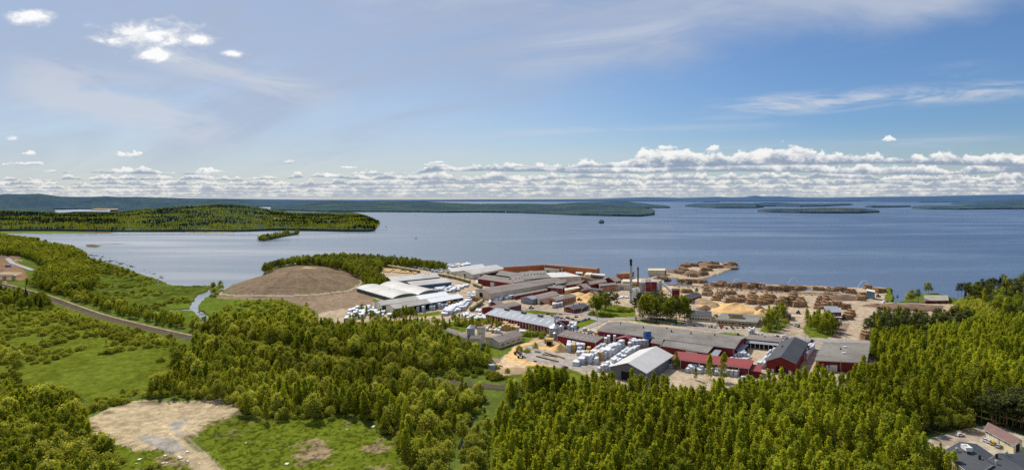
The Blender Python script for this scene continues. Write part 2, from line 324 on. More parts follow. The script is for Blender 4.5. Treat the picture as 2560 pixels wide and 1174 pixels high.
def build_terrain():
    xs = np.concatenate([np.arange(-900, 0, 12), np.arange(0, 2560, 2.5), np.arange(2560, 3400, 12)])
    ys = np.concatenate([np.arange(583, 860, 1.6), np.arange(860, 1200, 2.4), np.geomspace(1202, 6000, 40)])
    PX, PY = np.meshgrid(xs, ys)
    D = F * (H - GZ) / (PY - YH); X = (PX - CX) / F * D; Y = D
    sc = (PY - YH) / H                                  # px per metre
    wx = (fbm(X, Y, 22, 4, 1) - .5); wy = (fbm(X, Y, 22, 4, 2) - .5)
    def msk(poly, j=8.0, seed=0):                         # soft, ragged edge of j metres
        acc = 0
        for k in range(3):
            r1 = (_hash(np.floor(PX * 3), np.floor(PY * 3), 31 + k + seed) - .5) * .35; r2 = (_hash(np.floor(PX * 3), np.floor(PY * 3), 61 + k + seed) - .5) * .35
            acc = acc + inpoly(PX + (wx + r1) * j * sc, PY + (wy + r2) * j * sc * .35, poly)
        return acc / 3.0
    land = msk(SHORE, 5).clip(0, 1)
    for q in PONDS: land = land * (1 - msk(q, 4))
    cw = np.where(PY < 760, 13 + (740 - PY) * .1, 11)
    creek = segdist(PX + wx * 14, PY + wy * 6, CREEK, 2.2) < cw
    br = segdist(PX + wx * 8, PY + wy * 4, BRANCH, 3.0) < 6.5
    pud = (msk(PUDDLE, 12) > .3) & (fbm(X, Y, 14, 3, 44) > .42)
    reed = inpoly(PX, PY, [(200,636),(330,668),(420,700),(420,690),(340,664),(230,630)]) & (fbm(X, Y, 9, 3, 45) > .55)
    dit = segdist(PX + wx * 6, PY + wy * 4, DITCH, 1.0) < 3.2
    Z = height(X, Y)
    Z = np.where(land > .5, Z, -1.5 + 0 * Z)
    Z = np.where((land > .2) & (land <= .5), .3, Z)
    Z = np.where(creek | br | pud | dit, -.8, Z); Z = np.where(reed, .2, Z)
    col = np.zeros(PX.shape + (3,)); col[:] = (.105, .135, .026)
    n1 = fbm(X, Y, 35, 4, 3)[..., None]; n2 = fbm(X, Y, 6, 3, 4)[..., None]; n3 = fbm(X, Y, 120, 3, 6)[..., None]
    col *= (.75 + .5 * n1); zone = np.zeros(PX.shape, int)
    def paint(poly, c, j=8, zid=None, amt=1.0, nz=.25, c2=None):
        m = msk(poly, j)[..., None] * amt; cc = np.array(c) * (1 - nz + 2 * nz * n1)
        if c2 is not None:
            t = np.clip((n2 * .5 + n1 * .5 - .42) * 8, 0, 1); cc = cc * (1 - t) + np.array(c2) * (1 - nz + 2 * nz * n2) * t
        col[:] = col * (1 - m) + cc * m
        if zid is not None: zone[(m[..., 0] > .5)] = zid
    paint(MEADOW, (.112, .135, .014), 20, 1, 1, .2, (.125, .15, .018))
    paint(MARSH, (.065, .09, .014), 12, 2, 1, .35, (.10, .125, .018))
    paint([(360,785),(500,745),(560,730),(760,770),(780,800),(520,815),(420,800)], (.11, .15, .02), 12, 2)
    for q in FLOOR: paint(q, (.085, .11, .016), 10, None, .85, .35)
    ms = inpoly(PX, PY, MEADOW) | inpoly(PX, PY, MARSH)
    col[:] = np.where(ms[..., None], col * (.82 + .36 * fbm(X, Y * .25, 5, 3, 77)[..., None]), col)
    for q in (WEED, WEED2): paint(q, (.13, .155, .016), 6, 3, 1, .2, (.27, .20, .11))
    wm = (msk(WEED, 4) + msk(WEED2, 4)) > .5
    t = (fbm(X, Y, 16, 4, 8) > .40) & wm; col[t] = (np.array((.125, .155, .015)) * (.88 + .24 * n2))[t]
    t = (fbm(X, Y, 1.7, 2, 18) > .585) & wm; col[t] *= .5
    paint(CLEAR, (.47, .365, .22), 9, 4, 1, .22)
    cm = (msk(CLEAR, 9) > .5)
    c0 = at(425, 1088, 0); an = np.arctan2(Y - c0.y + wy * 16, X - c0.x + wx * 16); rr = np.hypot(X - c0.x, Y - c0.y)
    fur = fbm(an * 14, rr * .06, 1, 4, 21)
    edge = np.clip(1 - msk([(a * .86 + 410 * .14, b * .86 + 1070 * .14) for a, b in CLEAR], 10), 0, 1)
    col[cm] *= (1 - .62 * np.clip((fur - .44) * 5, 0, 1) * (.25 + .75 * edge) * (.5 + fbm(X, Y, 12, 2, 91)))[cm][..., None]
    for q in CLGREY: paint(q, (.32, .29, .25), 4, None, .85)
    tr = segdist(PX, PY, [(380,1060),(440,1085),(500,1130),(545,1180),(580,1230)], 1.4)
    tm = np.clip(1 - abs(tr - 9) / 5, 0, 1)[..., None] * .35; col[:] = col * (1 - tm) + np.array((.54, .43, .27)) * tm
    paint(YARD, (.43, .335, .232), 5, 5, 1, .18)
    ym = msk(YARD, 5) > .5
    col[ym] *= (.86 + .30 * fbm(X, Y * .5, 9, 4, 51))[ym][..., None]
    paint(P(3,(940,600),(1250,500),(1300,590),(1560,690),(1850,800),(1840,900),(1500,860),(1020,770)), (.33, .30, .265), 4, None, .8, .12)
    paint(P(4,(1080,420),(2560,520),(2560,640),(1900,700),(1700,600),(1300,480)), (.36, .325, .28), 4, None, .6, .1)
    for q in SAND: paint(q, (.56, .41, .25), 6, None, 1, .15)
    for q in SAWG: paint(q, (.68, .43, .18), 6, None, .9, .25)
    for q in BARE: paint(q, (.25, .18, .13), 5, None, 1, .25)
    for q in LAWNS: paint(q, (.118, .15, .018), 4, 6, 1, .2)
    paint([(2200,1090),(2260,1070),(2420,1040),(2560,1020),(2900,1020),(2900,1095),(2560,1092),(2480,1062),(2400,1074),(2270,1096)], (.045, .05, .018), 4, 0, .95, .3)  # shade of the wood behind the corner lot painted into the ground colour
    paint([(-200,630),(30,632),(70,690),(60,700),(-200,700)], (.26, .15, .09), 6, None, .9, .3)
    paint(LOT, (.42, .36, .26), 3, 5, 1, .1)
    paint([(2330,1098),(2400,1080),(2455,1070),(2470,1095),(2400,1105),(2340,1120)], (.33, .26, .19), 4, None, .9, .3)
    # landfill mound
    r, ang = mound_r(X, Y)
    base = inpoly(PX + wx * 9, PY + wy * 3, [(540,745),(552,722),(600,710),(660,694),(700,672),(800,668),(905,700),(935,735),(930,770),(850,772),(790,785),(775,768),(700,748),(620,748)])
    mm = (r < .97) & (land > .5)
    mb = base & ~mm & (land > .5)
    col[mb] = (np.array((.25, .18, .12)) * (.75 + .5 * n1))[mb]; zone[mb] = 5
    terr = (.84 + .32 * (.5 + .5 * np.sin(Y / 2.6 + wx * 5)) * .5 + .2 * (fbm(ang * 18, r * 2, 1, 3, 90) - .5))
    mc = np.array((.215, .155, .10)) * (.85 + .3 * n1) * terr[..., None]; mc = mc * (.80 + .4 * fbm(X, Y, 30, 3, 67))[..., None] * (.75 + .5 * fbm(ang * 30, r * 3, 1, 3, 68))[..., None]; mc = np.where((fbm(X, Y, 25, 3, 69)[..., None] > .58) & (r > .86)[..., None], np.array((.16,.16,.06)), mc); col[mm] = mc[mm]; zone[mm] = 7
    ring = mm & (abs(r - .93 - wx * .02) < .012); col[ring] = (.42, .34, .27)
    q = at(768, 690, GZ)
    spot = mm & (np.hypot((X - q.x - 4) / 14, (Y - q.y) / 17) + wx < .9); col[spot] = (.45, .37, .23)
    edge = (land > .5) & (r > .97) & (r < 1.06) & (PX < 700) & (PY < 735); col[edge] = (.13, .17, .03); zone[edge] = 0
    wet = (Z < .25); col[wet] = (.06, .055, .03); zone[(land <= .5)] = -1
    grass = (zone == 0) | (zone == 1) | (zone == 2)
    V = np.stack([X, Y, Z], -1).reshape(-1, 3); ny, nx = PX.shape
    idx = np.arange(ny * nx).reshape(ny, nx)
    Q = np.stack([idx[:-1, :-1], idx[1:, :-1], idx[1:, 1:], idx[:-1, 1:]], -1).reshape(-1, 4)[:, ::-1]
    Q = Q[:, ::-1] if False else Q
    zq = zone[:-1, :-1].ravel(); colf = col.reshape(-1, 3)
    allz = Z[:-1, :-1].ravel(); keep = ~((zq == -1) & (np.maximum(allz, Z[1:, 1:].ravel()) < -1.0))
    m = vcol_mat('ground_cover')
    names = {0:'ground', -1:None, 1:'meadow', 2:'marsh', 3:'weedy_field', 4:'sand_clearing', 5:'gravel_yard', 6:'lawn', 7:'landfill_mound'}
    zq = np.where(zq == -1, 0, zq)
    for z, nm in names.items():
        if nm is None: continue
        q = Q[(zq == z) & keep]
        if not len(q): continue
        u, inv = np.unique(q, return_inverse=True)
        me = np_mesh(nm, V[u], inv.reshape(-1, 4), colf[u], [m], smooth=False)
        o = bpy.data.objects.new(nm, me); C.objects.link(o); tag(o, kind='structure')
    # lake bed / land under everything
build_terrain()

# ---------------------------------------------------------------- water
def water_mat():
    m = bpy.data.materials.new('lake_water'); m.use_nodes = True; m.node_tree.nodes.clear(); g = NT(m.node_tree)
    out = g.add('ShaderNodeOutputMaterial'); b = g.add('ShaderNodeBsdfPrincipled'); g.l.new(b.outputs[0], out.inputs[0])
    geo = g.add('ShaderNodeNewGeometry'); pos = geo.outputs['Position']
    mp = g.add('ShaderNodeMapping'); g.l.new(pos, mp.inputs[0]); mp.inputs['Scale'].default_value = (.25, 1, 1); mp.inputs['Rotation'].default_value = (0, 0, .12)
    st = g.noise(mp.outputs[0], .0042, 5, .6)
    fine = g.noise(mp.outputs[0], .11, 3, .6)
    c = g.mix(g.ss(st, .40, .60), (.042, .075, .135), (.08, .12, .19))
    c = g.mix(g.ss(fine, .35, .65, 0, .5), c, (.10, .14, .20))
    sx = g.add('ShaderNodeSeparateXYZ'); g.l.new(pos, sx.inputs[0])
    c = g.mix(g.m('MULTIPLY', g.ss(sx.outputs[0], -500, 700, .85, 0), g.ss(sx.outputs[1], 700, 4500, 1, .35)), c, (.17, .195, .22))  # silvery sun-side sheen on the left painted in as a paler base colour
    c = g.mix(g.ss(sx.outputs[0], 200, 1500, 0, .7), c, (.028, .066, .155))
    g.l.new(c, b.inputs['Base Color'])
    g.l.new(g.ss(st, .35, .65, .20, .42), b.inputs['Roughness'])
    b.inputs['IOR'].default_value = 1.33; b.inputs['Specular IOR Level'].default_value = .35
    bp = g.add('ShaderNodeBump'); bp.inputs['Strength'].default_value = .6; bp.inputs['Distance'].default_value = .22
    g.l.new(g.noise(mp.outputs[0], .55, 4, .6), bp.inputs['Height']); g.l.new(bp.outputs[0], b.inputs['Normal'])
    return m
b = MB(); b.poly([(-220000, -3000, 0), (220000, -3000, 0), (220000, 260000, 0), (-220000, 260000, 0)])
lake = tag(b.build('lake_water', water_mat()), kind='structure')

# ---------------------------------------------------------------- far hills and islands
def haze(c, d):
    t = 1 - math.exp(-d / 15000.0); hz_ = np.array((.10, .17, .29))
    return np.array(c)[None] * (1 - t) + hz_[None] * t
HG = {}
def hill(name, xs, yb, yt, label=None, back=1.35, rise=.55, color=(.05, .07, .022), tree=13, step=2.2, rows=26, lump=.25, kind='stuff', cat=None, dark=(.03, .045, .018), patch=.5, pw=1.0):
    """wooded land: front shoreline at rows yb, skyline at rows yt, both over columns xs"""
    X0, X1 = xs[0], xs[-1]; cols = np.arange(X0, X1 + .1, step)
    B = np.interp(cols, xs, yb); T = np.interp(cols, xs, yt)
    df = F * H / (B - YH)
    t = np.linspace(0, 1, rows) ** 1.15
    ed = np.clip(np.minimum(cols - X0, X1 - cols) / max(6.0, (X1 - X0) * .04), 0, 1) ** .5
    tt = t[:, None]
    dm = df[None] * (1 + (back - 1) * tt * (.15 + .85 * ed[None]))
    dr = df * (1 + (back - 1) * rise)
    zr = H - (T - YH) * dr / F                                       # ridge height incl. trees
    prof = np.where(tt < rise, np.sin(np.clip(tt / rise, 0, 1) ** pw * math.pi / 2) ** 1.3, 1 - .8 * np.clip((tt - rise) / (1 - rise), 0, 1) ** 1.5)
    X = (cols[None] - CX) / F * df[None] * (1 + 0 * tt) * (dm / df[None]); Y = dm
    scale = dr.mean() / F
    nz = fbm(X, Y * .6, 160 * scale, 4, 7) - .5
    gz = np.maximum(zr[None] - tree, .3) * prof * (1 + lump * nz * 2)
    rnd = RS.rand(*X.shape); cl = fbm(X, Y, 28 * scale, 3, 13)
    Z = gz * ed[None] + tree * (.55 + .35 * rnd + .3 * cl) * np.clip(ed[None] * 2.5, .3, 1)
    HG[name + str(len(HG))] = (X.copy(), Y.copy(), gz * ed[None])
    Zf = np.zeros((1, X.shape[1])) - .5
    X = np.concatenate([X[:1] * .9995, X, X[-1:]]); Y = np.concatenate([Y[:1] * .9995, Y, Y[-1:] * 1.001]); Z = np.concatenate([Zf, Z, Zf])
    # ends
    Z[:, 0] = -.5; Z[:, -1] = -.5
    n = fbm(X, Y, 60 * scale, 4, 23)[..., None]; n2 = fbm(X, Y, 14 * scale, 2, 29)[..., None]
    t2 = np.clip((n - .5 + patch * .2) * 5, 0, 1)
    col = np.array(dark) * (1 - t2) + np.array(color) * t2; col = col * (.55 + .9 * n2) * (.7 + .6 * RS.rand(*X.shape)[..., None])
    d = df.mean() * 1.1; k = 1 - math.exp(-d / 13500.0); col = col * (1 - k) + np.array((.065, .125, .235)) * k  # aerial haze mixed into the vertex colour by mean distance
    ny, nx = X.shape; idx = np.arange(ny * nx).reshape(ny, nx)
    Q = np.stack([idx[:-1, :-1], idx[:-1, 1:], idx[1:, 1:], idx[1:, :-1]], -1).reshape(-1, 4)
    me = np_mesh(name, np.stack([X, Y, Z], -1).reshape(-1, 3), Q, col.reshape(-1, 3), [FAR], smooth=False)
    o = bpy.data.objects.new(name, me); C.objects.link(o); tag(o, label, cat, None, kind); return o
FAR = vcol_mat('far_forest', .95, .02, .15, 0)
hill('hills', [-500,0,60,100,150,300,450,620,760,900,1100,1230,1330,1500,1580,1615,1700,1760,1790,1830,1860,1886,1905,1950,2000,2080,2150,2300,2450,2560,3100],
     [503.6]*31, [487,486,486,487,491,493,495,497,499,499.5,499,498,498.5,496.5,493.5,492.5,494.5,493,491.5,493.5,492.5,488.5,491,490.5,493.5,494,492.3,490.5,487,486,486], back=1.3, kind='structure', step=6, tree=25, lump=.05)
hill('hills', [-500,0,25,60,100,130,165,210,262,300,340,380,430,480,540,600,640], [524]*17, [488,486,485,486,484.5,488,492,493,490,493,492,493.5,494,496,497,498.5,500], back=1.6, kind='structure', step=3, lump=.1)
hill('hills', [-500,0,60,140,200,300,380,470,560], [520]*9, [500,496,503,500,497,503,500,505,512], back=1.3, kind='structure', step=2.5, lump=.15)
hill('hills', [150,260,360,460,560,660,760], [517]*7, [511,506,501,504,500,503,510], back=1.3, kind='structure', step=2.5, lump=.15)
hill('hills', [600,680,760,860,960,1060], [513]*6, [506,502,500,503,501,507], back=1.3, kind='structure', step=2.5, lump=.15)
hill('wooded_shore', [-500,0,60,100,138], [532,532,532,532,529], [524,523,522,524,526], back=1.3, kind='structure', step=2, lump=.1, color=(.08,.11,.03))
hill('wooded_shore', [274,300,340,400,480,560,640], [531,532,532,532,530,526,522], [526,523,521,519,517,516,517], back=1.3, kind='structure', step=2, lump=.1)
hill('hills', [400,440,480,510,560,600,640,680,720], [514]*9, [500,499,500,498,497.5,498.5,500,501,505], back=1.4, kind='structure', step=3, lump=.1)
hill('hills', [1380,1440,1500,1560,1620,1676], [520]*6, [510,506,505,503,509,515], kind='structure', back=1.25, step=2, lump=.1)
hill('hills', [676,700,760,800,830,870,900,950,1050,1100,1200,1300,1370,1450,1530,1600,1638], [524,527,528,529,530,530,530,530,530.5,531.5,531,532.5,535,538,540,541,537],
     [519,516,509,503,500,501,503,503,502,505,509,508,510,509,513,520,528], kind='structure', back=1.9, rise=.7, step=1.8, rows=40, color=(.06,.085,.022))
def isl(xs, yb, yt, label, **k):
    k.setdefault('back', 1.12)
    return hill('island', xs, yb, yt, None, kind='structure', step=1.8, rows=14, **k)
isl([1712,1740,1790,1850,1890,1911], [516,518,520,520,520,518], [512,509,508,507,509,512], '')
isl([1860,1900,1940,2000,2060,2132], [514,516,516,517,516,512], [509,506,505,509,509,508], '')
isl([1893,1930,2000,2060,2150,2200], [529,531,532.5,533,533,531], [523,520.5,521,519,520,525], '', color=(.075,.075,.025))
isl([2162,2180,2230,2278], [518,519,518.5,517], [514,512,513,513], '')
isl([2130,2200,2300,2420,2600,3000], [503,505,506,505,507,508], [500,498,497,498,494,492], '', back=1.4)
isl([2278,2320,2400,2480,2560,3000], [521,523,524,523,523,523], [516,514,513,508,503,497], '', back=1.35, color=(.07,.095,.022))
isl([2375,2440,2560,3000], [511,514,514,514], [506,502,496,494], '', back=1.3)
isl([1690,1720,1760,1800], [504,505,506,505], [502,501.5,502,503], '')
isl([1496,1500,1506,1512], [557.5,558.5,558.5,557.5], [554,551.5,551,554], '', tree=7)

# ---------------------------------------------------------------- trees
def leaf_cloud(pts, nrm, size, jit=.6, asp=.7, rs=RS):
    n = len(pts); nr = nrm + rs.normal(size=(n, 3)) * jit; nr /= np.linalg.norm(nr, axis=1)[:, None] + 1e-9
    a = np.cross(nr, rs.normal(size=(n, 3))); a /= np.linalg.norm(a, axis=1)[:, None] + 1e-9; b = np.cross(nr, a)
    s = (size * (.65 + .7 * rs.rand(n)))[:, None]; a = a * s; b = b * s * asp
    V = np.stack([pts - a, pts - b, pts + a, pts + b], 1).reshape(-1, 3)
    return V, np.arange(4 * n).reshape(n, 4)
def crown_mesh(name, kind, n, size, rs):
    """crown of unit height 1 (trunk foot at z=0)"""
    pts = []; nr = []
    if kind == 'birch':      # tall oval made of hanging clumps
        z0, rmax = .14, .17; K = 54
        for k in range(K):
            t = rs.rand() ** .9; rr = rmax * min(1, .45 + t * 2.2) * (1 - t ** 1.7) ** .8 * .98
            a = rs.rand() * 6.283; q = rs.rand() ** .45
            c = np.array((math.cos(a) * rr * q, math.sin(a) * rr * q, z0 + t * (1 - z0 - .03)))
            m = n // K; p = rs.normal(size=(m, 3)) * np.array((.034, .034, .046)) * (1.15 - .5 * t)
            pts.append(c + p); o = (p / .034) * .5 + np.array((math.cos(a), math.sin(a), .55)) ; nr.append(o)
    elif kind == 'round':
        z0, rmax = .12, .34; K = 48
        for k in range(K):
            u = rs.rand() * 2 - .75; a = rs.rand() * 6.283; u = max(-.7, min(1, u)); q = .55 + .45 * rs.rand()
            rr = math.sqrt(max(0, 1 - u * u)) * rmax * q
            c = np.array((math.cos(a) * rr, math.sin(a) * rr, .55 + u * .40 * q)); m = n // K
            p = rs.normal(size=(m, 3)) * .055; pts.append(c + p); nr.append(p / .055 * .5 + np.array((math.cos(a) * .8, math.sin(a) * .8, u + .4)))
    elif kind == 'pine':
        K = 26
        for k in range(K):
            t = rs.rand(); a = rs.rand() * 6.283; z = .48 + .5 * t; rr = .17 * (1 - abs(t - .35) ** 1.5 * 1.4) * (.35 + .65 * rs.rand())
            c = np.array((math.cos(a) * rr, math.sin(a) * rr, z)); m = n // K
            p = rs.normal(size=(m, 3)) * np.array((.042, .042, .018)); pts.append(c + p); nr.append(p * 8 + np.array((math.cos(a) * .3, math.sin(a) * .3, 1)))
    elif kind == 'spruce':
        m = n; t = rs.rand(m) ** 1.3; a = rs.rand(m) * 6.283; tier = np.abs(((t * 13) % 1) - .5) * 2
        rr = .17 * (1 - t) * (.35 + .65 * rs.rand(m) ** .4) * (.72 + .38 * tier) + .006
        pts.append(np.stack([np.cos(a) * rr, np.sin(a) * rr, .08 + t * .92 - rr * .3], 1)); nr.append(np.stack([np.cos(a), np.sin(a), .6 + 0 * a], 1))
    elif kind == 'bush':
        K = 20
        for k in range(K):
            a = rs.rand() * 6.283; q = rs.rand() ** .5; c = np.array((math.cos(a) * .75 * q, math.sin(a) * .75 * q, .18 + .62 * (1 - q * q) * (.55 + .45 * rs.rand()))); m = n // K
            p = rs.normal(size=(m, 3)) * .13; p[:, 2] *= .8; pts.append(c + p); nr.append(p / .13 * .5 + np.array((math.cos(a) * q, math.sin(a) * q, .8)))
    pts = np.concatenate(pts); nr = np.concatenate(nr); nr /= np.linalg.norm(nr, axis=1)[:, None] + 1e-9
    pts[:, 2] = np.maximum(pts[:, 2], .02)
    return leaf_cloud(pts, nr, size, .45, .75, rs)
def trunk_mb(kind, rs):
    b = MB(); r = {'birch': .010, 'round': .014, 'pine': .012, 'spruce': .011}[kind]; top = {'birch': .93, 'round': .7, 'pine': .93, 'spruce': .97}[kind]
    bend = [(0, 0, 0), (rs.normal() * .008, rs.normal() * .008, top * .4), (rs.normal() * .015, rs.normal() * .015, top * .75), (0, 0, top)]
    rad = [r, r * .75, r * .45, r * .12]
    for i in range(3): b.tube(bend[i], bend[i + 1], rad[i], rad[i + 1], 6)
    for k in range(9):
        z = (.25 if kind in ('birch', 'round') else .45) + .55 * rs.rand() * top; a = rs.rand() * 6.283; L = {'birch': .11, 'round': .22, 'pine': .12, 'spruce': .07}[kind] * (1.1 - z * .6)
        b.tube((0, 0, z), (math.cos(a) * L, math.sin(a) * L, z + L * .7), r * .35, r * .08, 4)
    return b
PROTO = {}
SPEC = {  # kind: (shape, leaf material, trunk material, n leaves, leaf size / unit height, variants)
 'birch_tree': ('birch', 'birch_leaves', 'trunkb', 1250, .0215, 6),
 'willow_tree': ('round', 'willow_leaves', 'trunkp', 1250, .030, 5),
 'alder_tree': ('round', 'dark_broad_leaves', 'trunkp', 1250, .029, 4),
 'pine_tree': ('pine', 'pine_needles', 'trunkp', 900, .021, 5),
 'spruce_tree': ('spruce', 'spruce_needles', 'trunkp', 1000, .022, 3),
 'bush': ('bush', 'bush_leaves', None, 700, .075, 5)}
for kd, (shape, lm, tm, n, ls, nv) in SPEC.items():
    PROTO[kd] = []
    for v in range(nv):
        rs = np.random.RandomState(100 + v * 7 + len(kd))
        V, Q = crown_mesh(kd, shape, n, ls, rs)
        cm = np_mesh(kd + '_crown', V, Q, None, [MATS[lm]])
        tm_ = trunk_mb(shape, rs).mesh(kd + '_trunk', M[tm]) if tm else None
        PROTO[kd].append((cm, tm_))
FOOT = []      # building footprints in world coordinates (convex quads)
TREES = []     # (kind, x, y, h, label, group)
RAILW = [tuple(at(px, py, GZ).xy) for px, py in RAIL]
def scatter(poly, kinds, spacing, hr, label, dens=1.0, seed=0, clump=0, avoid_rail=7.0, widthf=1.0):
    """kinds: list of (kind, weight); base points inside a polygon of ground"""
    rs = np.random.RandomState(seed + 500)
    W = [at(px, py, GZ) for px, py in poly]
    x0, x1 = min(w.x for w in W), max(w.x for w in W); y0, y1 = min(w.y for w in W), max(w.y for w in W)
    gx, gy = np.meshgrid(np.arange(x0, x1, spacing), np.arange(y0, y1, spacing * .9))
    gx = gx + (rs.rand(*gx.shape) - .5) * spacing * .95 + (np.arange(gx.shape[0]) % 2)[:, None] * spacing * .5
    gy = gy + (rs.rand(*gy.shape) - .5) * spacing * .95
    x = gx.ravel(); y = gy.ravel()
    px, py = to_px(x, y); ok = inpoly(px, py, poly) & (px > -180) & (px < 2740) & (py < 1330)
    if dens < 1: ok &= rs.rand(len(x)) < dens
    if clump: ok &= fbm(x, y, clump, 2, seed) > .5
    if avoid_rail: ok &= segdist(x, y, RAILW) > avoid_rail
    for q in FOOT: ok &= ~inpoly(x, y, q)
    x = x[ok]; y = y[ok]; w = np.array([k[1] for k in kinds], float); w /= w.sum()
    for i in range(len(x)):
        k = kinds[rs.choice(len(w), p=w)][0]; h = hr[0] + (hr[1] - hr[0]) * (rs.rand() ** .8)
        if k == 'bush': h = 2.4 + 3.0 * rs.rand()
        TREES.append((k, x[i], y[i], h, label, widthf))
def tree(kind, f, p, h, label, wf=1.0):
    q = at(*zp(f, p)); TREES.append((kind, q.x, q.y, h, label, wf))
# ================================================================ buildings
def quadbox(b, p, u, n, w, h, t=.08, mi=0):      # panel centred on p (bottom edge), along u, out of wall n
    a = p - u * w / 2; c = p + u * w / 2; up = Vector((0, 0, h)); o = n * t
    b.hexa([a - n*.02, c - n*.02, c + o, a + o], [a - n*.02 + up, c - n*.02 + up, c + o + up, a + o + up], mi)
def bld(name, label, cat, f, P0, P1, P2=None, P3=None, he=6., hr=None, wall='red', roof='felt', shape='gable', wins=(), doors=(), vents=(), over=.6, split=None, gz=GZ, open_side=None, group=None, posts=0, trimc=None, foot=True, sub=None, skylights=0, ribs=0):
    z = gz + he
    A = at(*zp(f, P0), z); B = at(*zp(f, P1), z) if P1 else None
    if P2 and not P3: Cc = at(*zp(f, P2), z)
    elif P3 and not P2: Cc = A + (at(*zp(f, P3), z) - B)
    else:
        Cc = at(*zp(f, P2), z); D = at(*zp(f, P3), z)
        B = A + (D - Cc) if B is None else B
    A = Vector((A.x, A.y, gz)); L = Vector((B.x - A.x, B.y - A.y, 0)); W = Vector((Cc.x - A.x, Cc.y - A.y, 0))
    root = empty(name, A, label, cat, group)
    ll, wl = L.length, W.length; ul, uw = L / ll, W / wl
    nn = Vector((ul.y, -ul.x, 0)); nn = nn if nn.dot(W) < 0 else -nn                  # out of the near wall
    ne = Vector((uw.y, -uw.x, 0)); ne = ne if ne.dot(L) > 0 else -ne                  # out of the end wall
    if hr is None: hr = he + .1
    if shape == 'gable': prof = [(0, he), (.5, hr), (1, he)]
    elif shape == 'arch': prof = [(i / 10, he + (hr - he) * (1 - (2 * i / 10 - 1) ** 2) ** .75) for i in range(11)]
    elif shape == 'shed': prof = [(0, he), (1, hr)]
    else: prof = [(0, he), (1, he)]
    pt = lambda l, w, zz: L * l + W * w + Vector((0, 0, zz))
    b = MB()
    if open_side != 'n': b.poly([pt(0,0,0), pt(1,0,0), pt(1,0,prof[0][1]), pt(0,0,prof[0][1])])
    b.poly([pt(1,1,0), pt(0,1,0), pt(0,1,prof[-1][1]), pt(1,1,prof[-1][1])])
    if open_side != 's': b.poly([pt(0,1,0), pt(0,0,0)] + [pt(0, w, zz) for w, zz in prof])
    if open_side != 'e': b.poly([pt(1,0,0), pt(1,1,0)] + [pt(1, w, zz) for w, zz in reversed(prof)])
    b.build('wall', M[wall], root)
    ol, ow = over / ll, over / wl
    def roofpart(l0, l1, mt, nm='roof', lab=None):
        b = MB(); k = len(prof)
        pr = [( -ow if i == 0 else (1 + ow if i == k - 1 else w), zz - (over * (hr - he) / (wl * .5) if (shape == 'gable' and i in (0, k-1)) else 0)) for i, (w, zz) in enumerate(prof)]
        top = [[pt(l, w, zz + .32) for w, zz in pr] for l in (l0, l1)]; bot = [[pt(l, w, zz + .04) for w, zz in pr] for l in (l0, l1)]
        for i in range(k - 1):
            b.poly([top[0][i], top[1][i], top[1][i+1], top[0][i+1]]); b.poly([bot[0][i], bot[0][i+1], bot[1][i+1], bot[1][i]])
        for j, sgn in ((0, 1), (1, -1)):
            for i in range(k - 1): b.poly([bot[j][i], bot[j][i+1], top[j][i+1], top[j][i]])
        b.poly([bot[0][0], bot[1][0], top[1][0], top[0][0]]); b.poly([bot[0][-1], bot[1][-1], top[1][-1], top[0][-1]])
        o = b.build(nm, M[mt], root)
        if lab: o['label'] = lab
        return o
    if split: rf = roofpart(-ol, split[0], roof); roofpart(split[0], 1 + ol, split[1], lab=split[2])
    else: rf = roofpart(-ol, 1 + ol, roof)
    if ll > 14 and wall != 'dark':
        b = MB(); ge = -uw * (over + .12) * 1.0; zg = prof[0][1] - (over * (hr - he) / (wl * .5) if shape == 'gable' else 0)
        b.tube(pt(0,0,zg) + ge - ul * over, pt(1,0,zg) + ge + ul * over, .16, n=5); b.build('gutter', M['trim' if wall in ('red','orange','brick') else 'zinc'], root)
        for i in range(max(2, int(ll / 26)) + 1):
            if open_side == 'n': break
            a = i / max(2, int(ll / 26)); p = pt(min(max(a, .005), .995), 0, 0) + nn * .16; b = MB(); b.tube(p, p + Vector((0,0,he-.1)), .11, n=5); b.build('downpipe', M['trim' if wall in ('red','orange','brick') else 'zinc'], root)
    if shape == 'gable' and wall not in ('dark','black'):
        for l_, sg in ((0, -1), (1, 1)):
            b = MB(); e = ul * (over + .06) * sg
            for w0, z0, w1, z1 in ((-ow, he - over*(hr-he)/(wl*.5), .5, hr), (.5, hr, 1 + ow, he - over*(hr-he)/(wl*.5))):
                A0 = pt(l_, w0, z0 - .05) + e; A1 = pt(l_, w1, z1 - .05) + e; th = ul * .06 * sg; up = Vector((0,0,.34)); b.hexa([A0, A1, A1 + th, A0 + th], [A0 + up, A1 + up, A1 + th + up, A0 + th + up])
            b.build('verge_board', M['trim' if wall == 'cream' else 'zinc'], root)
    def wpt(side, a, zz):
        if side == 'n': return pt(a, 0, zz), ul, nn, ll
        if side == 'f': return pt(a, 1, zz), ul, -nn, ll
        if side == 's': return pt(0, a, zz), uw, -ne, wl
        return pt(1, a, zz), uw, ne, wl
    for (side, n, zc, w, h, a0, a1) in wins:
        for i in range(n):
            a = a0 + (a1 - a0) * (i + .5) / n; p, u, nr, _ = wpt(side, a, zc); b = MB()
            quadbox(b, p, u, nr, w, h, .05); o = b.build('window', M['glass'], root)
            if sub is None and n < 14:
                b = MB(); quadbox(b, p - Vector((0,0,.18)), u, nr, w + .4, .17, .16); b.build('sill', M['trim'], o)
                b = MB(); quadbox(b, p + Vector((0,0,h + .02)), u, nr, w + .4, .16, .12); b.build('lintel', M['trim'], o)
    for (side, a, w, h, mt) in doors:
        p, u, nr, _ = wpt(side, a, 0); b = MB(); quadbox(b, p + Vector((0,0,.05)), u, nr, w, h, .07); o = b.build('door', M[mt], root)
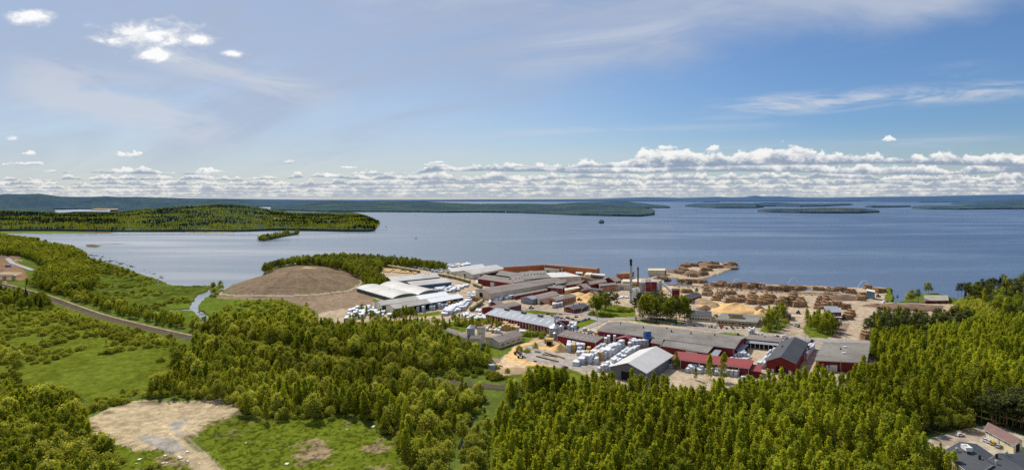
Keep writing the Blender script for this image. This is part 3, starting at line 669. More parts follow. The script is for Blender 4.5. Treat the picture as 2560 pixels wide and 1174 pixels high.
    def ptop(l, w):
        ws = [q[0] for q in prof]; zs = [q[1] for q in prof]; return pt(l, w, float(np.interp(w, ws, zs)) + .25)
    for v in vents:
        l, w, sx, sy, h, mt = v[:6]; b = MB()
        if sx < 1.3: b.cyl(ptop(l, w), sx * .5, sx * .5, h, 8); b.cyl(ptop(l, w) + Vector((0,0,h)), sx * .7, sx * .35, h * .3, 8)
        else:
            b.box(ptop(l, w), sx, sy, h, math.atan2(ul.y, ul.x)); b.box(ptop(l, w) + Vector((0,0,h + .01)), sx * 1.2, sy * 1.2, .2, math.atan2(ul.y, ul.x))
        b.build('roof_vent', M[mt], root)
    for i in range(posts):
        b = MB(); a = i / (posts - 1.0); p = pt(a, 0, 0) - nn * .15; b.box(p + nn * .3, .35, .35, he - .1, math.atan2(ul.y, ul.x)); b.build('post', M[trimc or 'trim'], root)
    for i in range(ribs):
        a = (i + .5) / ribs; b = MB(); p, u, nr, _ = wpt('n', a, 0); quadbox(b, p + Vector((0,0,.02)), u, nr, .45, he - .4, .12); b.build('pilaster', M['trim'], root)
    for i in range(skylights):
        a = (i + .7) / (skylights + .5); b = MB(); w = .62
        b.hexa([ptop(a - .006, .14) + Vector((0,0,.08)), ptop(a + .006, .14) + Vector((0,0,.08)), ptop(a + .006, .36) + Vector((0,0,.08)), ptop(a - .006, .36) + Vector((0,0,.08))],
               [ptop(a - .006, .14) + Vector((0,0,.14)), ptop(a + .006, .14) + Vector((0,0,.14)), ptop(a + .006, .36) + Vector((0,0,.14)), ptop(a - .006, .36) + Vector((0,0,.14))])
        b.build('skylight', M['trim'], rf)
    if foot: FOOT.append([tuple((A + pt(l, w, 0)).xy) for l, w in ((-.02,-.02),(1.02,-.02),(1.02,1.02),(-.02,1.02))])
    return root, pt, (ul, uw, nn, ne)

v_row = lambda n, w, mt='zinc', s=.9, h=.7, a0=.05, a1=.95: [(a0 + (a1 - a0) * (i + .5) / n, w, s, s, h, mt) for i in range(n)]
# storage halls on the left
bld('storage_hall', 'arched white hall with dark green long wall, nearest the brown landfill mound', 'warehouse', 1, (128,398), (487,500), P3=(735,468), he=4.5, hr=7.8, wall='green', roof='white', shape='arch', vents=[(.62,.45,.9,.9,.8,'black')], doors=[('e',.5,5,4.2,'dark')])
bld('storage_hall', 'arched white hall joined behind the green walled one, grey gable to the right', 'warehouse', 1, (359,371), (739,467), P3=(942,430), he=4.5, hr=7.8, wall='greywall', roof='white', shape='arch', doors=[('e',.5,5,4.2,'greywall')])
bld('storage_hall', 'long white gabled hall behind the others with a grey left gable', 'warehouse', 1, (485,335), (955,288), P2=(395,303), he=5.5, hr=9.5, wall='greywall', roof='white', vents=[(.78,.42,.8,.8,.8,'black'),(.85,.42,.8,.8,.8,'black')])
bld('storage_hall', 'white gabled hall with slate blue long wall and young birches in front', 'warehouse', 1, (690,378), (1075,337), P2=(575,347), he=6.5, hr=10, wall='bluewall', roof='white', doors=[('n',.8,5,4,'greywall')])
r1 = bld('open_shed', 'rear drive-in timber shed, roof half grey half bright white', 'shed', 1, (375,571), (1050,468), P2=(300,541), he=7, hr=9.6, wall='pale', roof='halfroof', split=(.54,'brightroof','bright new white roof half'), open_side='n', posts=12)
r2 = bld('open_shed', 'front drive-in timber shed with open bays of packs, roof half grey half white', 'shed', 1, (505,606), (1190,492), P2=(420,576), he=7, hr=9.6, wall='pale', roof='halfroof', split=(.5,'brightroof','bright new white roof half'), open_side='n', posts=13)
bld('storage_hall', 'left one of the two pale ribbed halls by the lake behind the wagons', 'warehouse', 1, (1075,238), (1415,190), P2=(1005,214), he=6.5, hr=10, wall='pale', roof='tarp', doors=[('s',.5,6,5,'dark')])
bld('storage_hall', 'right one of the two pale ribbed halls by the lake, open dark side', 'warehouse', 1, (1285,265), (1605,205), P2=(1115,234), he=7, hr=11, wall='pale', roof='white', doors=[('s',.45,6,5.5,'dark'),('n',.5,50,4.5,'dark')])
# orange plant by the lake
bld('factory_hall', 'left wing of the long orange factory hall on the lake shore', 'factory', 1, (1592,192), (1996,166), P2=(1600,184), he=11, wall='orange', roof='feltbrown', shape='flat', vents=v_row(9,.6), wins=[('n',14,3.5,.9,5,.25,.98)], sub=1)
bld('factory_hall', 'right wing of the long orange factory hall, row of white vents on its roof', 'factory', 1, (2002,165), (2520,209), P2=(2040,156), he=11, wall='orange', roof='feltbrown', shape='flat', vents=v_row(13,.5), wins=[('n',9,5,3.5,.9,.35,.95)], doors=[('n',.35,3,8,'trim')], sub=1)
bld('loading_dock', 'white loading dock canopy in the inner corner of the orange factory', 'canopy', 1, (2010,212), (2150,218), P2=(2000,186), he=6, hr=6.6, wall='pale', roof='felt', shape='shed', doors=[('n',.2,4,3.6,'dark'),('n',.5,4,3.6,'trim'),('n',.8,4,3.6,'dark')])
# central saw mill roofs
bld('mill_building', 'dark red flat roofed mill hall beside the parked yellow wagons', 'factory', 1, (1336,303), (1690,352), P2=(1402,266), he=8.5, wall='red', roof='feltbrown', shape='flat', vents=[(.3,.5,.9,.9,1,'zinc'),(.6,.4,.9,.9,1,'zinc'),(.8,.7,2,2,1,'felt')], doors=[('n',.42,7,6,'pale')])
bld('mill_building', 'flat grey mill roof crowded with white vents below the orange factory', 'factory', 1, (1520,262), (1790,300), P2=(1565,226), he=10, wall='feltbrown', roof='felt', shape='flat', vents=[(random.random()*.9+.05, random.random()*.9+.05, .9,.9, 1, 'trim') for _ in range(22)])
bld('mill_building', 'broad brown grey mill roof in the middle of the sawmill', 'factory', 1, (1700,345), (1960,300), P2=(1640,262), he=9.5, wall='red', roof='feltbrown', shape='flat', vents=v_row(6,.3,'black',1.0,1)+v_row(5,.7,'zinc',1.4,1))
bld('mill_building', 'flat mill roof with a line of dark hatches behind the long tan hall', 'factory', 1, (1800,312), (2060,292), P2=(1755,240), he=10.5, wall='red', roof='felt', shape='flat', vents=v_row(7,.5,'black',1.6,.8))
bld('mill_building', 'pale beige flat roofed block in front of the orange factory right wing', 'factory', 1, (2080,292), (2370,282), P2=(1935,250), he=9, wall='tan', roof='tarp', shape='flat', vents=v_row(4,.5))
bld('timber_hall', 'long tan gabled timber hall with a drive-through door in its left gable', 'warehouse', 1, (1466,455), (2195,330), P2=(1312,416), he=8.5, hr=11.2, wall='tan', roof='feltbrown', doors=[('s',.62,8,6.8,'dark')], vents=[], over=.9)
bld('mill_annex', 'dark red annex with grey flat roof right of the long tan hall', 'factory', 1, (2030,392), (2215,405), P2=(2040,362), he=5.5, wall='red', roof='felt', shape='flat', vents=v_row(4,.3), wins=[('n',5,1.8,1.2,1.2,.1,.9)])
bld('mill_annex', 'narrow red lean-to running along the tan hall side', 'factory', 1, (1700,478), (2030,415), P2=(1690,462), he=4, wall='red', roof='feltbrown', shape='flat')
bld('workshop', 'pale grey metal workshop with double gable in the middle yard', 'workshop', 1, (1880,512), (1945,497), P2=(1765,497), he=5.5, hr=7.5, wall='steel', roof='steel')
bld('workshop', 'beige workshop with a band of dark windows behind the pale grey one', 'workshop', 1, (1945,512), (2148,462), P2=(1880,478), he=5.5, hr=6.6, wall='pale', roof='feltbrown', wins=[('n',9,2.4,2.2,1.3,.05,.97)])
bld('brick_store', 'orange brick store with grey roof beside the sawdust heaps', 'warehouse', 1, (2120,520), (2316,478), P2=(2040,502), he=6.5, hr=8, wall='brick', roof='felt', doors=[('s',.5,7,5,'red')])
bld('canteen', 'low dark red house with charcoal roof on the road corner by the pines', 'house', 1, (2290,610), (2440,573), P2=(2196,590), he=4.2, hr=5.6, wall='red', roof='feltdark', wins=[('n',6,1.3,1.4,1.2,.05,.95),('s',4,1.2,1.6,1.2,.1,.9)], vents=[(.35,.55,.9,.9,1,'black'),(.75,.55,.9,.9,1,'black')])
bld('mill_annex', 'dark red building with white framed windows above the long grey metal roof', 'factory', 1, (1530,610), (1770,562), P2=(1378,596), he=5.5, hr=7.5, wall='red', roof='feltbrown', wins=[('n',9,1.8,1.2,1.4,.3,.98)])
bld('mill_annex', 'small dark red hip roofed house with a white tank beside it', 'house', 1, (1530,562), (1590,552), P2=(1465,535), he=4.5, hr=6, wall='red', roof='feltbrown')
# long grey roof hall
g_, pt_, ax_ = bld('planing_hall', 'long dark red hall with blue grey metal roof, skylights and white pilasters', 'factory', 1, (1416,657), (2045,785), P3=(2250,726), he=6, hr=9.4, wall='red', roof='steel', ribs=22, skylights=9,
    vents=[(.18,.5,5,3,1.4,'feltbrown'),(.46,.5,5,3,1.4,'feltbrown'),(.72,.5,5,3,1.4,'feltbrown')], wins=[('e',4,2,1.1,1.2,.2,.9)])
# flat red hall near silo
bld('sorting_hall', 'flat roofed dark red hall with small white chimneys beside the steel silo', 'factory', 3, (1392,462), (1845,548), P3=(1940,482), he=7.5, wall='red', roof='feltbrown', shape='flat', vents=v_row(7,.12,'trim',.9,.9)+v_row(9,.95,'black',.8,.8), over=.25)
bld('chip_shed', 'small yellow board shed at the foot of the steel silo', 'shed', 3, (1255,512), (1330,515), P2=(1262,492), he=5, wall='board', roof='board', shape='flat', doors=[('n',.5,4,3.5,'dark')])
# main hall
bld('joinery_hall', 'largest dark red hall with broad grey felt roof beside the car park', 'factory', 2, (215,822), (1580,1000), P3=(1700,888), he=7, hr=9.6, wall='red', roof='felt', vents=[(.1,.55,.9,.9,1.2,'black'),(.3,.45,1,1,1.2,'black'),(.52,.42,1.1,1.1,1.3,'black'),(.66,.45,1,1,1.2,'black'),(.82,.55,1,1,1.2,'black'),(.45,.7,.9,.9,1.3,'black')], wins=[('n',8,3,1.1,1.1,.03,.42),('e',3,3,.9,1.6,.2,.8)])
bld('joinery_annex', 'grey roofed lower wing stepping out of the main red hall towards the red shed', 'factory', 2, (845,970), (1310,1045), P3=(1385,978), he=5.5, hr=6.8, wall='red', roof='felt', shape='shed', doors=[('n',.67,9,4.6,'pale')])
bld('joinery_annex', 'short grey roofed wing beside the blue filter tower', 'factory', 2, (752,945), (850,962), P2=(775,898), he=6, hr=6.8, wall='red', roof='felt', shape='shed')
bld('loading_dock', 'grey lean-to loading roof in the inner yard, left of two', 'canopy', 2, (1340,1080), (1400,1088), P3=(1445,1030), he=4, hr=4.6, wall='black', roof='steel', shape='shed', posts=3)
bld('loading_dock', 'grey lean-to loading roof at the end of the main red hall', 'canopy', 2, (1585,1022), (1650,1030), P3=(1712,975), he=4, hr=4.6, wall='dark', roof='steel', shape='shed')
bld('link_building', 'low red link building joining the main hall and the black roofed hall', 'factory', 2, (1700,904), (2032,936), P3=(2057,894), he=5.5, wall='red', roof='feltbrown', shape='flat', vents=[(.5,.7,1,1,.8,'black')], posts=0)
bld('loading_dock', 'long narrow grey canopy along the link building', 'canopy', 2, (1700,945), (2012,972), P3=(2034,952), he=4, hr=4.5, wall='dark', roof='steel', shape='shed', open_side='n', posts=8)
bld('gable_canopy', 'red gabled canopy over stacked timber by the main hall', 'canopy', 3, (2092,500), (2125,478), P3=(2330,505), he=4.5, hr=7, wall='red', roof='redbright', shape='gable', open_side='n')
bld('storage_hall', 'charcoal roofed dark red gabled hall facing the near forest', 'warehouse', 4, (1305,764), (1492,530), P2=(1652,792), he=7.5, hr=11.2, wall='red', roof='feltdark', doors=[('s',.48,5.5,4.5,'dark'),('s',.22,1.5,2.4,'trim'),('s',.8,1.5,2.4,'trim')], vents=[(.55,.25,1.1,1.1,1,'black')])
bld('storage_hall', 'wide low dark red hall with plain mid grey roof, furthest right', 'warehouse', 4, (1890,758), None, P2=(1995,545), P3=(2525,568), he=7, hr=7.8, wall='red', roof='felt', shape='gable', vents=[(.5,.7,2.2,1.4,.6,'trim'),(.42,.55,1,1,1,'black'),(.52,.35,2.2,1.4,.6,'trim')], doors=[('n',.35,5,4.4,'trim')])
bld('red_shed', 'long shed with bright red metal roof in front of the main hall', 'shed', 4, (180,737), (1100,852), P3=(1150,777), he=6, hr=6.8, wall='red', roof='redbright', shape='shed', ribs=4)
bld('red_shed', 'short lower shed with red roof at the end of the long red one', 'shed', 4, (1105,880), (1232,895), P3=(1246,832), he=4, hr=4.5, wall='red', roof='redbright', shape='shed')
bld('tarpaulin_hall', 'big pale tarpaulin hall with grey gable and dark doorway', 'warehouse', 0, (1615,932), (1682,888), P2=(1526,916), he=7, hr=11.5, wall='greywall', roof='tarp', doors=[('s',.55,7,5.5,'dark')], vents=[])
# old mill
bld('old_mill_house', 'long pale concrete house with brown roof and dark windows beyond the bushes', 'house', 3, (697,548), (972,460), P2=(545,500), he=5, hr=7.2, wall='concrete', roof='feltbrown', wins=[('n',4,2,4.5,1,.05,.95)], vents=[(.4,.5,.8,.8,1,'black')])
bld('old_mill_house', 'narrow low concrete house left of the round grey silo', 'house', 3, (300,492), (75,412), P2=(332,455), he=4.5, hr=5.6, wall='concrete', roof='feltbrown', wins=[('n',3,1.8,4,.8,.1,.9)])
bld('old_mill_house', 'small square concrete hut with pyramid roof in front of the silo', 'house', 3, (358,505), (470,505), P2=(385,478), he=8, hr=9.6, wall='concrete', roof='feltbrown')
bld('old_mill_tower', 'pale concrete tower block between silo and stacked boards', 'tower', 3, (440,375), (527,378), P2=(448,362), he=13, wall='concrete', roof='feltbrown', shape='flat', wins=[('n',2,8,.8,1.2,.2,.8)])
bld('old_mill_tower', 'slim pale lift tower behind the old mill house', 'tower', 3, (893,365), (930,366), P2=(896,358), he=9, wall='concrete', roof='concrete', shape='flat')
bld('cream_kiosk', 'little cream flat roofed block behind the lift tower', 'kiosk', 3, (942,412), (1000,412), P2=(945,402), he=4, wall='cream', roof='trim', shape='flat')
# offices
bld('office', 'cream house with charcoal roof next to the flat office', 'office', 4, (365,225), (655,240), P2=(365,165), he=5, hr=7, wall='cream', roof='feltdark', wins=[('n',8,1.2,1.8,1.6,.1,.95)], vents=[(.3,.5,.8,.8,1,'black'),(.8,.5,.8,.8,1,'black')])
o_, opt, oax = bld('office', 'yellow flat roofed office with a band of windows facing the car park', 'office', 4, (715,278), (1190,310), P2=(790,203), he=4.2, wall='ochre', roof='felt', shape='flat', wins=[('n',11,1.2,2.4,1.5,.03,.97),('e',6,1.2,2.4,1.5,.05,.95)], over=1.0)
b = MB(); b.box(opt(.42, .45, 4.6), 12, 8, 2.2, math.atan2(oax[0].y, oax[0].x)); b.build('roof_box', M['ochre'], o_)
b = MB(); b.box(opt(.42, .45, 6.82), 13.5, 9.5, .4, math.atan2(oax[0].y, oax[0].x)); b.build('roof_box_cover', M['feltdark'], o_)
bld('cabin', 'small dark red cabin with grey roof beside the log yard birches', 'hut', 4, (1500,232), (1590,238), P2=(1510,192), he=3.5, hr=4.5, wall='red', roof='feltbrown', wins=[('n',2,1,1,1,.2,.8)])
bld('weigh_house', 'two storey dark red weigh house with white porch among the logs', 'house', 4, (2030,190), (2192,192), P2=(1985,133), he=7, hr=8.2, wall='red', roof='steel', shape='shed', wins=[('n',3,4.2,1.3,1.1,.1,.9)])
bld('porch', 'white roofed porch in front of the two storey red weigh house', 'porch', 4, (2050,248), (2190,252), P2=(2060,230), he=3, hr=3.4, wall='red', roof='trim', shape='shed')
bld('boat_house', 'dark red lakeside barn with pale roof and white window frames', 'barn', 5, (1565,362), (1800,362), P2=(1558,312), he=4.2, hr=6.5, wall='red', roof='duskroof', wins=[('n',2,.8,3,2,.28,.92)])
bld('sorting_station', 'small green sorting station tower with pale roof on the log pier', 'tower', 5, (985,265), (1062,280), P2=(990,255), he=9, hr=9.8, wall='bluewall', roof='concrete', shape='shed')
bld('open_shed', 'dark red shed with charcoal roof and open black gable beside the log piles', 'shed', 2, (1135,500), (1252,466), P2=(1032,486), he=6, hr=8.5, wall='red', roof='feltdark', doors=[('s',.5,16,4.8,'dark')])
# power plant surroundings (view 6)
bld('boiler_house', 'tall dark red boiler house with pale frame lines at the power plant', 'power plant', 6, (1710,470), (1925,470), P2=(1712,452), he=16, wall='red', roof='zinc', shape='flat', wins=[('n',1,10,2,2.5,.1,.3)], vents=v_row(4,.5,'zinc',1.2,2,.0,.5))
bld('boiler_house', 'grey metal clad block on the left flank of the boiler house', 'power plant', 6, (1612,488), (1706,488), P2=(1625,475), he=13.5, wall='zinc', roof='zinc', shape='flat')
bld('boiler_house', 'low dark red base building below the boiler house', 'power plant', 6, (1700,655), (2035,660), P2=(1712,632), he=4, wall='red', roof='feltbrown', shape='flat', wins=[('n',6,2,2,1.4,.1,.9)])
bld('chip_tower', 'dark red cube tower at the foot of the chip conveyor', 'tower', 6, (2200,622), (2335,622), P2=(2210,595), he=11, hr=12, wall='red', roof='feltdark')
bld('turbine_house', 'yellowish building with pale roof behind the two chimneys', 'factory', 6, (1300,468), (1620,475), P2=(1310,425), he=7.5, hr=8.5, wall='ochre', roof='concrete', wins=[('n',5,3,3,1.6,.1,.9)])
bld('turbine_house', 'beige block low in front of the yellowish building', 'factory', 6, (1190,530), (1420,540), P2=(1200,500), he=6, wall='tan', roof='felt', shape='flat', doors=[('n',.4,5,4,'steel')])
bld('chip_store', 'cream sheet clad chip store on the lake shore beside the bark heaps', 'warehouse', 6, (1760,262), (2065,262), P2=(1800,240), he=7.5, hr=9.5, wall='cream', roof='cream', doors=[('e',.5,8,6,'dark')])
bld('brick_store', 'orange brick block with flat roof right of the red saw house roofs', 'factory', 6, (875,545), (1180,520), P2=(860,512), he=7.5, wall='brick', roof='feltbrown', shape='flat', wins=[('n',6,5,2,2.6,.08,.92)], vents=v_row(3,.5))
bld('saw_house', 'dark red saw house with big kinked grey roof, left of the brick block', 'factory', 6, (620,610), (715,585), P2=(450,535), he=8, hr=11, wall='red', roof='felt')
bld('saw_house', 'dark red saw house with grey gabled roof uppermost of the cluster', 'factory', 6, (1155,470), (1265,440), P2=(935,420), he=8, hr=12, wall='red', roof='felt', wins=[('n',4,3,1.4,1.4,.1,.9)])
bld('saw_house', 'dark red saw house with long grey lean-to roof in the middle of the cluster', 'factory', 6, (700,520), (1000,470), P2=(640,470), he=8.5, hr=10.5, wall='red', roof='feltbrown')
bld('saw_house', 'low red mill wing with pale roof below the stacked sawn logs', 'factory', 6, (240,535), (520,500), P2=(400,470), he=8, hr=10, wall='red', roof='feltbrown', vents=v_row(2,.5))
bld('saw_house', 'grey roofed mill wing at the left edge of the saw cluster', 'factory', 6, (70,520), (260,480), P2=(60,462), he=8.5, hr=10, wall='feltbrown', roof='felt')
bld('debarking_house', 'yellow walled debarking house with pale roof next to the sawdust heap', 'factory', 6, (235,630), (500,585), P2=(235,605), he=7, hr=7.6, wall='ochre', roof='concrete', shape='shed', wins=[('n',4,2.5,4,2.2,.4,.95)])
bld('saw_house', 'dark red mill end with flat grey roof and rooftop ducts', 'factory', 6, (0,575), (190,592), P2=(30,528), he=7, wall='red', roof='felt', shape='flat', wins=[('n',4,2.5,1.2,1.4,.1,.9)], vents=v_row(4,.6,'zinc'))
bld('kiln', 'pale concrete drying kiln with sloping end walls by the orange factory, left of two', 'kiln', 6, (600,340), (700,345), P2=(640,300), he=7, wall='pale', roof='concrete', shape='flat')
bld('kiln', 'pale drying kiln row with thin white roof, right of two', 'kiln', 6, (735,335), (950,352), P2=(760,318), he=6.5, wall='pale', roof='brightroof', shape='flat', wins=[('n',6,1,2.6,3.6,.05,.95)])
bld('small_factory', 'small orange building with flat roof on the shore right of the kilns', 'factory', 6, (1180,330), (1425,318), P2=(1270,290), he=7.5, wall='orange', roof='feltbrown', shape='flat')
bld('glass_office', 'little white office box with dark windows before the orange factory', 'office', 6, (440,308), (550,312), P2=(450,292), he=6.5, wall='pale', roof='trim', shape='flat', wins=[('n',3,1.5,2.6,3.4,.08,.95)])
# bottom right corner
bld('workshop', 'cream two storey workshop with brown ribbed roof beside four parked cars', 'workshop', 7, (1545,400), (2100,698), P3=(2250,615), he=4.1, hr=6.3, wall='cream', roof='roofbrown', over=.5, gz=GZ, wins=[('n',2,2.7,1.6,.9,.03,.26),('n',2,2.7,1.6,.9,.66,.88)], doors=[('n',.14,1.1,2.3,'trim'),('n',.4,1.1,2.3,'trim'),('e',.45,4.5,3.6,'dark')])
g2, gpt, gax = bld('factory_hall', 'charcoal felt roofed plant hall with white air unit on legs, cut by the bottom edge', 'factory', 7, (740,832), (1330,1290), P2=(1385,690), he=6.5, hr=9.2, wall='cream', roof='feltdark', over=.3, vents=[(.22,.22,1.0,1.0,1.6,'zinc'),(.72,.42,.9,.9,1.5,'black')])
bld('factory_hall', 'second charcoal roofed plant hall in the bottom right corner', 'factory', 7, (1340,1178), (1830,1520), P2=(2230,890), he=6.5, hr=10.2, wall='cream', roof='feltdark', over=.3, vents=[(.12,.4,.9,.9,1.5,'black'),(.3,.3,.9,.9,1.5,'zinc'),(.1,.62,1.1,1.1,1.4,'zinc')])
# ================================================================ industrial pieces
q = gpt(.36, .38, 8.6) + Vector(g2.location); a = math.atan2(gax[0].y, gax[0].x)
r = empty('air_unit', q, 'white rooftop air unit standing on a leg frame on the charcoal roof', 'air unit')
b = MB(); b.box((0,0,1.2), 4.2, 2.6, 1.7, a); b.build('casing', M['trim'], r)
b = MB(); b.cyl((-.6,.3,2.95), .8, .6, .5, 12); b.build('fan_hood', M['trim'], r)
b = MB(); 
for x, y in ((-1.8,-1),(1.8,-1),(1.8,1),(-1.8,1)):
    p = Vector((x*math.cos(a)-y*math.sin(a), x*math.sin(a)+y*math.cos(a), 0)); b.tube(p + Vector((0,0,-.6)), p + Vector((0,0,1.2)), .09)
b.build('leg_frame', M['tan'], r)

def chimney(p, h, r0, r1, label, mt, topm, topf, f=6, platforms=()):
    q = at(*zp(f, p)); r = empty('chimney', q, label, 'chimney')
    b = MB(); b.cyl((0,0,0), r0, r0*(1-topf)+r1*topf, h*topf, 20); b.build('shaft', M[mt], r)
    b = MB(); b.cyl((0,0,h*topf+.01), r1*1.08, r1*1.08, h*(1-topf), 20); b.build('shaft_top', M[topm], r)
    for z in platforms:
        b = MB(); b.cyl((0,0,h*z), r1*1.9, r1*1.9, .35, 16); b.build('platform', M['black'], r)
    b = MB(); b.tube((r0*1.15,-.4,0), (r1*1.15,-.4,h*.97), .12); b.build('ladder', M['zinc'], r)
chimney((1447,858), 50, 1.5, 1.15, 'tall grey steel chimney with black top at the power plant', 'zinc', 'black', .85, platforms=(.95,.25))
chimney((1577,620), 30, 1.1, .9, 'shorter brown chimney between the tall one and the boiler house', 'barkpile', 'barkpile', .8, platforms=(.9,))
def silo(f, p, r, h, cone, label, mt='zinc', legs=0):
    q = at(*zp(f, p)); t = empty('silo', q, label, 'silo'); z0 = legs
    b = MB(); b.cyl((0,0,z0), r, r, h, 24); b.build('shell', M[mt], t)
    b = MB(); b.cyl((0,0,z0+h), r*1.04, r*.12, cone, 24); b.build('cone_roof', M['zinc' if mt != 'trim' else 'trim'], t)
    b = MB()
    for k in range(1, 5): b.cyl((0,0,z0+h*k/5), r*1.02, r*1.02, .16, 24)
    b.build('hoops', M['zinc'], t)
    if legs:
        b = MB()
        for k in range(6): b.tube((r*.85*math.cos(k*1.047), r*.85*math.sin(k*1.047), 0), (r*.85*math.cos(k*1.047), r*.85*math.sin(k*1.047), z0), .2)
        b.build('legs', M['black'], t)
    return t
s1 = silo(3, (1362,480), 5.2, 8.5, 3, 'large round steel silo with cone roof beside the flat red hall')
b = MB(); b.cyl((0,0,11.3), .9, .8, 5.5, 10); b.box((0,0,16.8), 2.4, 1.6, 1.2, .3); b.build('filling_head', M['zinc'], s1)
b = MB(); b.tube((.5,0,16.5), (13,1.5,6), .35); b.tube((.5,.9,15.5), (9,6,7), .25); b.build('chute', M['zinc'], s1)
silo(3, (1437,458), 2.2, 7.5, 1.2, 'slim steel silo right behind the large one')
silo(3, (1360,520), 1.6, 6, .8, 'slim blue grey cyclone bin in front of the large silo', 'steel')
silo(3, (365,505), 3.4, 9.5, 2.6, 'round blue grey silo with pointed roof at the old concrete mill', 'steel')
for k, (p, rr, hh) in enumerate([((1495,762),1.5,10.5),((1535,770),1.4,12),((1580,775),1.5,12.5)]):
    silo(6, p, rr, hh, 1.2, ['leftmost','middle','rightmost'][k] + ' of three pale ash silos left of the boiler house', 'trim')
silo(6, (1925,690), 2.9, 13, 1, 'fat pale filter silo on the boiler house front', 'trim'); silo(6, (1992,680), 2.2, 16, 1, 'taller grey filter silo on the right of the boiler house', 'zinc')
# blue filter tower
q = at(*zp(2, (713,972))); r = empty('filter_tower', q, 'bright blue filter tower standing in front of the main red hall', 'filter tower')
b = MB(); b.box((0,0,1.5), 4.6, 4.0, 10.0, .2); b.build('casing', M['blue'], r)
b = MB(); b.box((0,0,11.51), 4.9, 4.3, .5, .2); b.build('cap', M['steel'], r)
for k in range(3):
    b = MB(); b.box((0,0,4+3*k), 4.8, 4.2, .25, .2); b.build('band', M['steel'], r)
b = MB(); b.tube((-3.1,-.6,0), (-3.1,-.6,11), .5, n=10); b.tube((-3.1,-.6,11), (-1,-.2,11.6), .5, n=10); b.build('duct', M['steel'], r)
b = MB()
for x, y in ((-2.2,-1.6),(2.2,-1.6),(2.2,1.6),(-2.2,1.6)): b.tube((x,y,0),(x,y,1.5),.2)
b.build('legs', M['black'], r)
def conveyor(f, p0, z0, p1, z1, label, w=2.4, mt='zinc', sup=3):
    a = at(*zp(f, p0), GZ + z0); c = at(*zp(f, p1), GZ + z1); o = Vector((a.x, a.y, GZ)); r = empty('conveyor', o, label, 'conveyor')
    d = (c - a); u = Vector((d.x, d.y, 0)).normalized(); n = Vector((u.y, -u.x, 0)) * w / 2; up = Vector((0,0,2.2)); a0 = a - o; c0 = c - o
    b = MB(); b.hexa([a0-n, c0-n, c0+n, a0+n], [a0-n+up, c0-n+up, c0+n+up, a0+n+up]); b.build('gallery', M[mt], r)
    for k in range(sup):
        t = (k + .5) / sup; p = a0 + (c0 - a0) * t; b = MB()
        b.tube((p.x+n.x, p.y+n.y, 0), (p.x+n.x, p.y+n.y, p.z), .18); b.tube((p.x-n.x, p.y-n.y, 0), (p.x-n.x, p.y-n.y, p.z), .18); b.build('trestle', M['black'], r)
conveyor(6, (2020,500), 13, (2230,705), 3, 'inclined grey chip conveyor down the right side of the boiler house')
conveyor(6, (530,650), 3, (655,612), 9, 'short rising section of blue covered conveyor above the sawdust heap', 2.6, 'steel', 2)
conveyor(6, (655,612), 9, (930,640), 9, 'level blue covered conveyor crossing above the sawdust heap', 2.6, 'steel', 4)
# log sorting line
def polyline3(f, pts, z=GZ): return [at(*zp(f, p), z) for p in pts]
pl = polyline3(2, [(925,378),(1500,408),(2000,448),(2560,472)]) + polyline3(5, [(560,292),(730,305)])
r = empty('log_sorting_line', pl[0], 'long low log sorting line of bunks across the timber yard', 'conveyor')
bb, bl, bs = MB(), MB(), MB()
for a, c in zip(pl[:-1], pl[1:]):
    d = c - a; n = max(2, int(d.length / 6)); u = d.normalized(); w = Vector((u.y, -u.x, 0))
    bb.hexa([a-pl[0]-w+Vector((0,0,1.4)), c-pl[0]-w+Vector((0,0,1.4)), c-pl[0]+w+Vector((0,0,1.4)), a-pl[0]+w+Vector((0,0,1.4))], [a-pl[0]-w+Vector((0,0,2.2)), c-pl[0]-w+Vector((0,0,2.2)), c-pl[0]+w+Vector((0,0,2.2)), a-pl[0]+w+Vector((0,0,2.2))])
    for k in range(n):
        p = a - pl[0] + d * (k / n); bs.box(p, .4, .4, 1.4)
        if random.random() < .8:
            for j in range(7):
                e = p + w * 3.6 + u * (1 + .55 * (j % 4)) + Vector((0,0,.35 + .5 * (j // 4))); bl.tube(e - w * 2.3, e + w * 2.3, .3, n=5)
bb.build('belt_frame', M['trunkp'], r); bs.build('supports', M['black'], r); bl.build('bunk_logs', M['log'], r)
# ---------------------------------------------------------------- log piles
def pile_mesh(L, depth, h, seed):
    rs = random.Random(seed); b = MB(); r = .34; n = int(L / (2 * r)); lay = int(h / (1.75 * r))
    for j in range(lay):
        k = n - j if j < lay - 1 else int(n * .7)
        for i in range(k):
            if j and rs.random() < .08: continue
            x = (i - k / 2 + .5) * 2 * r + rs.uniform(-.15, .15); z = r + j * 1.75 * r + rs.uniform(-.05, .1) + .5 * math.sin(i * .22 + seed) * (j / lay); rr = r * rs.uniform(.65, 1.1); dd = rs.uniform(-.35, .35)
            m = len(b.f); b.tube((x, -depth/2 + dd, z), (x + rs.uniform(-.2,.2), depth/2 + dd, z + rs.uniform(-.1,.1)), rr, rr * .82, 6)
            b.mi[-1] = 1; b.mi[-2] = 1
    me = b.mesh('log_pile', [M['log'], M['logend']]); me.polygons.foreach_set('material_index', b.mi); return me
PM = {L: [pile_mesh(L, 5.2, 3.6, s + int(L)) for s in range(2)] for L in (7, 14, 24)}
NP = [0]
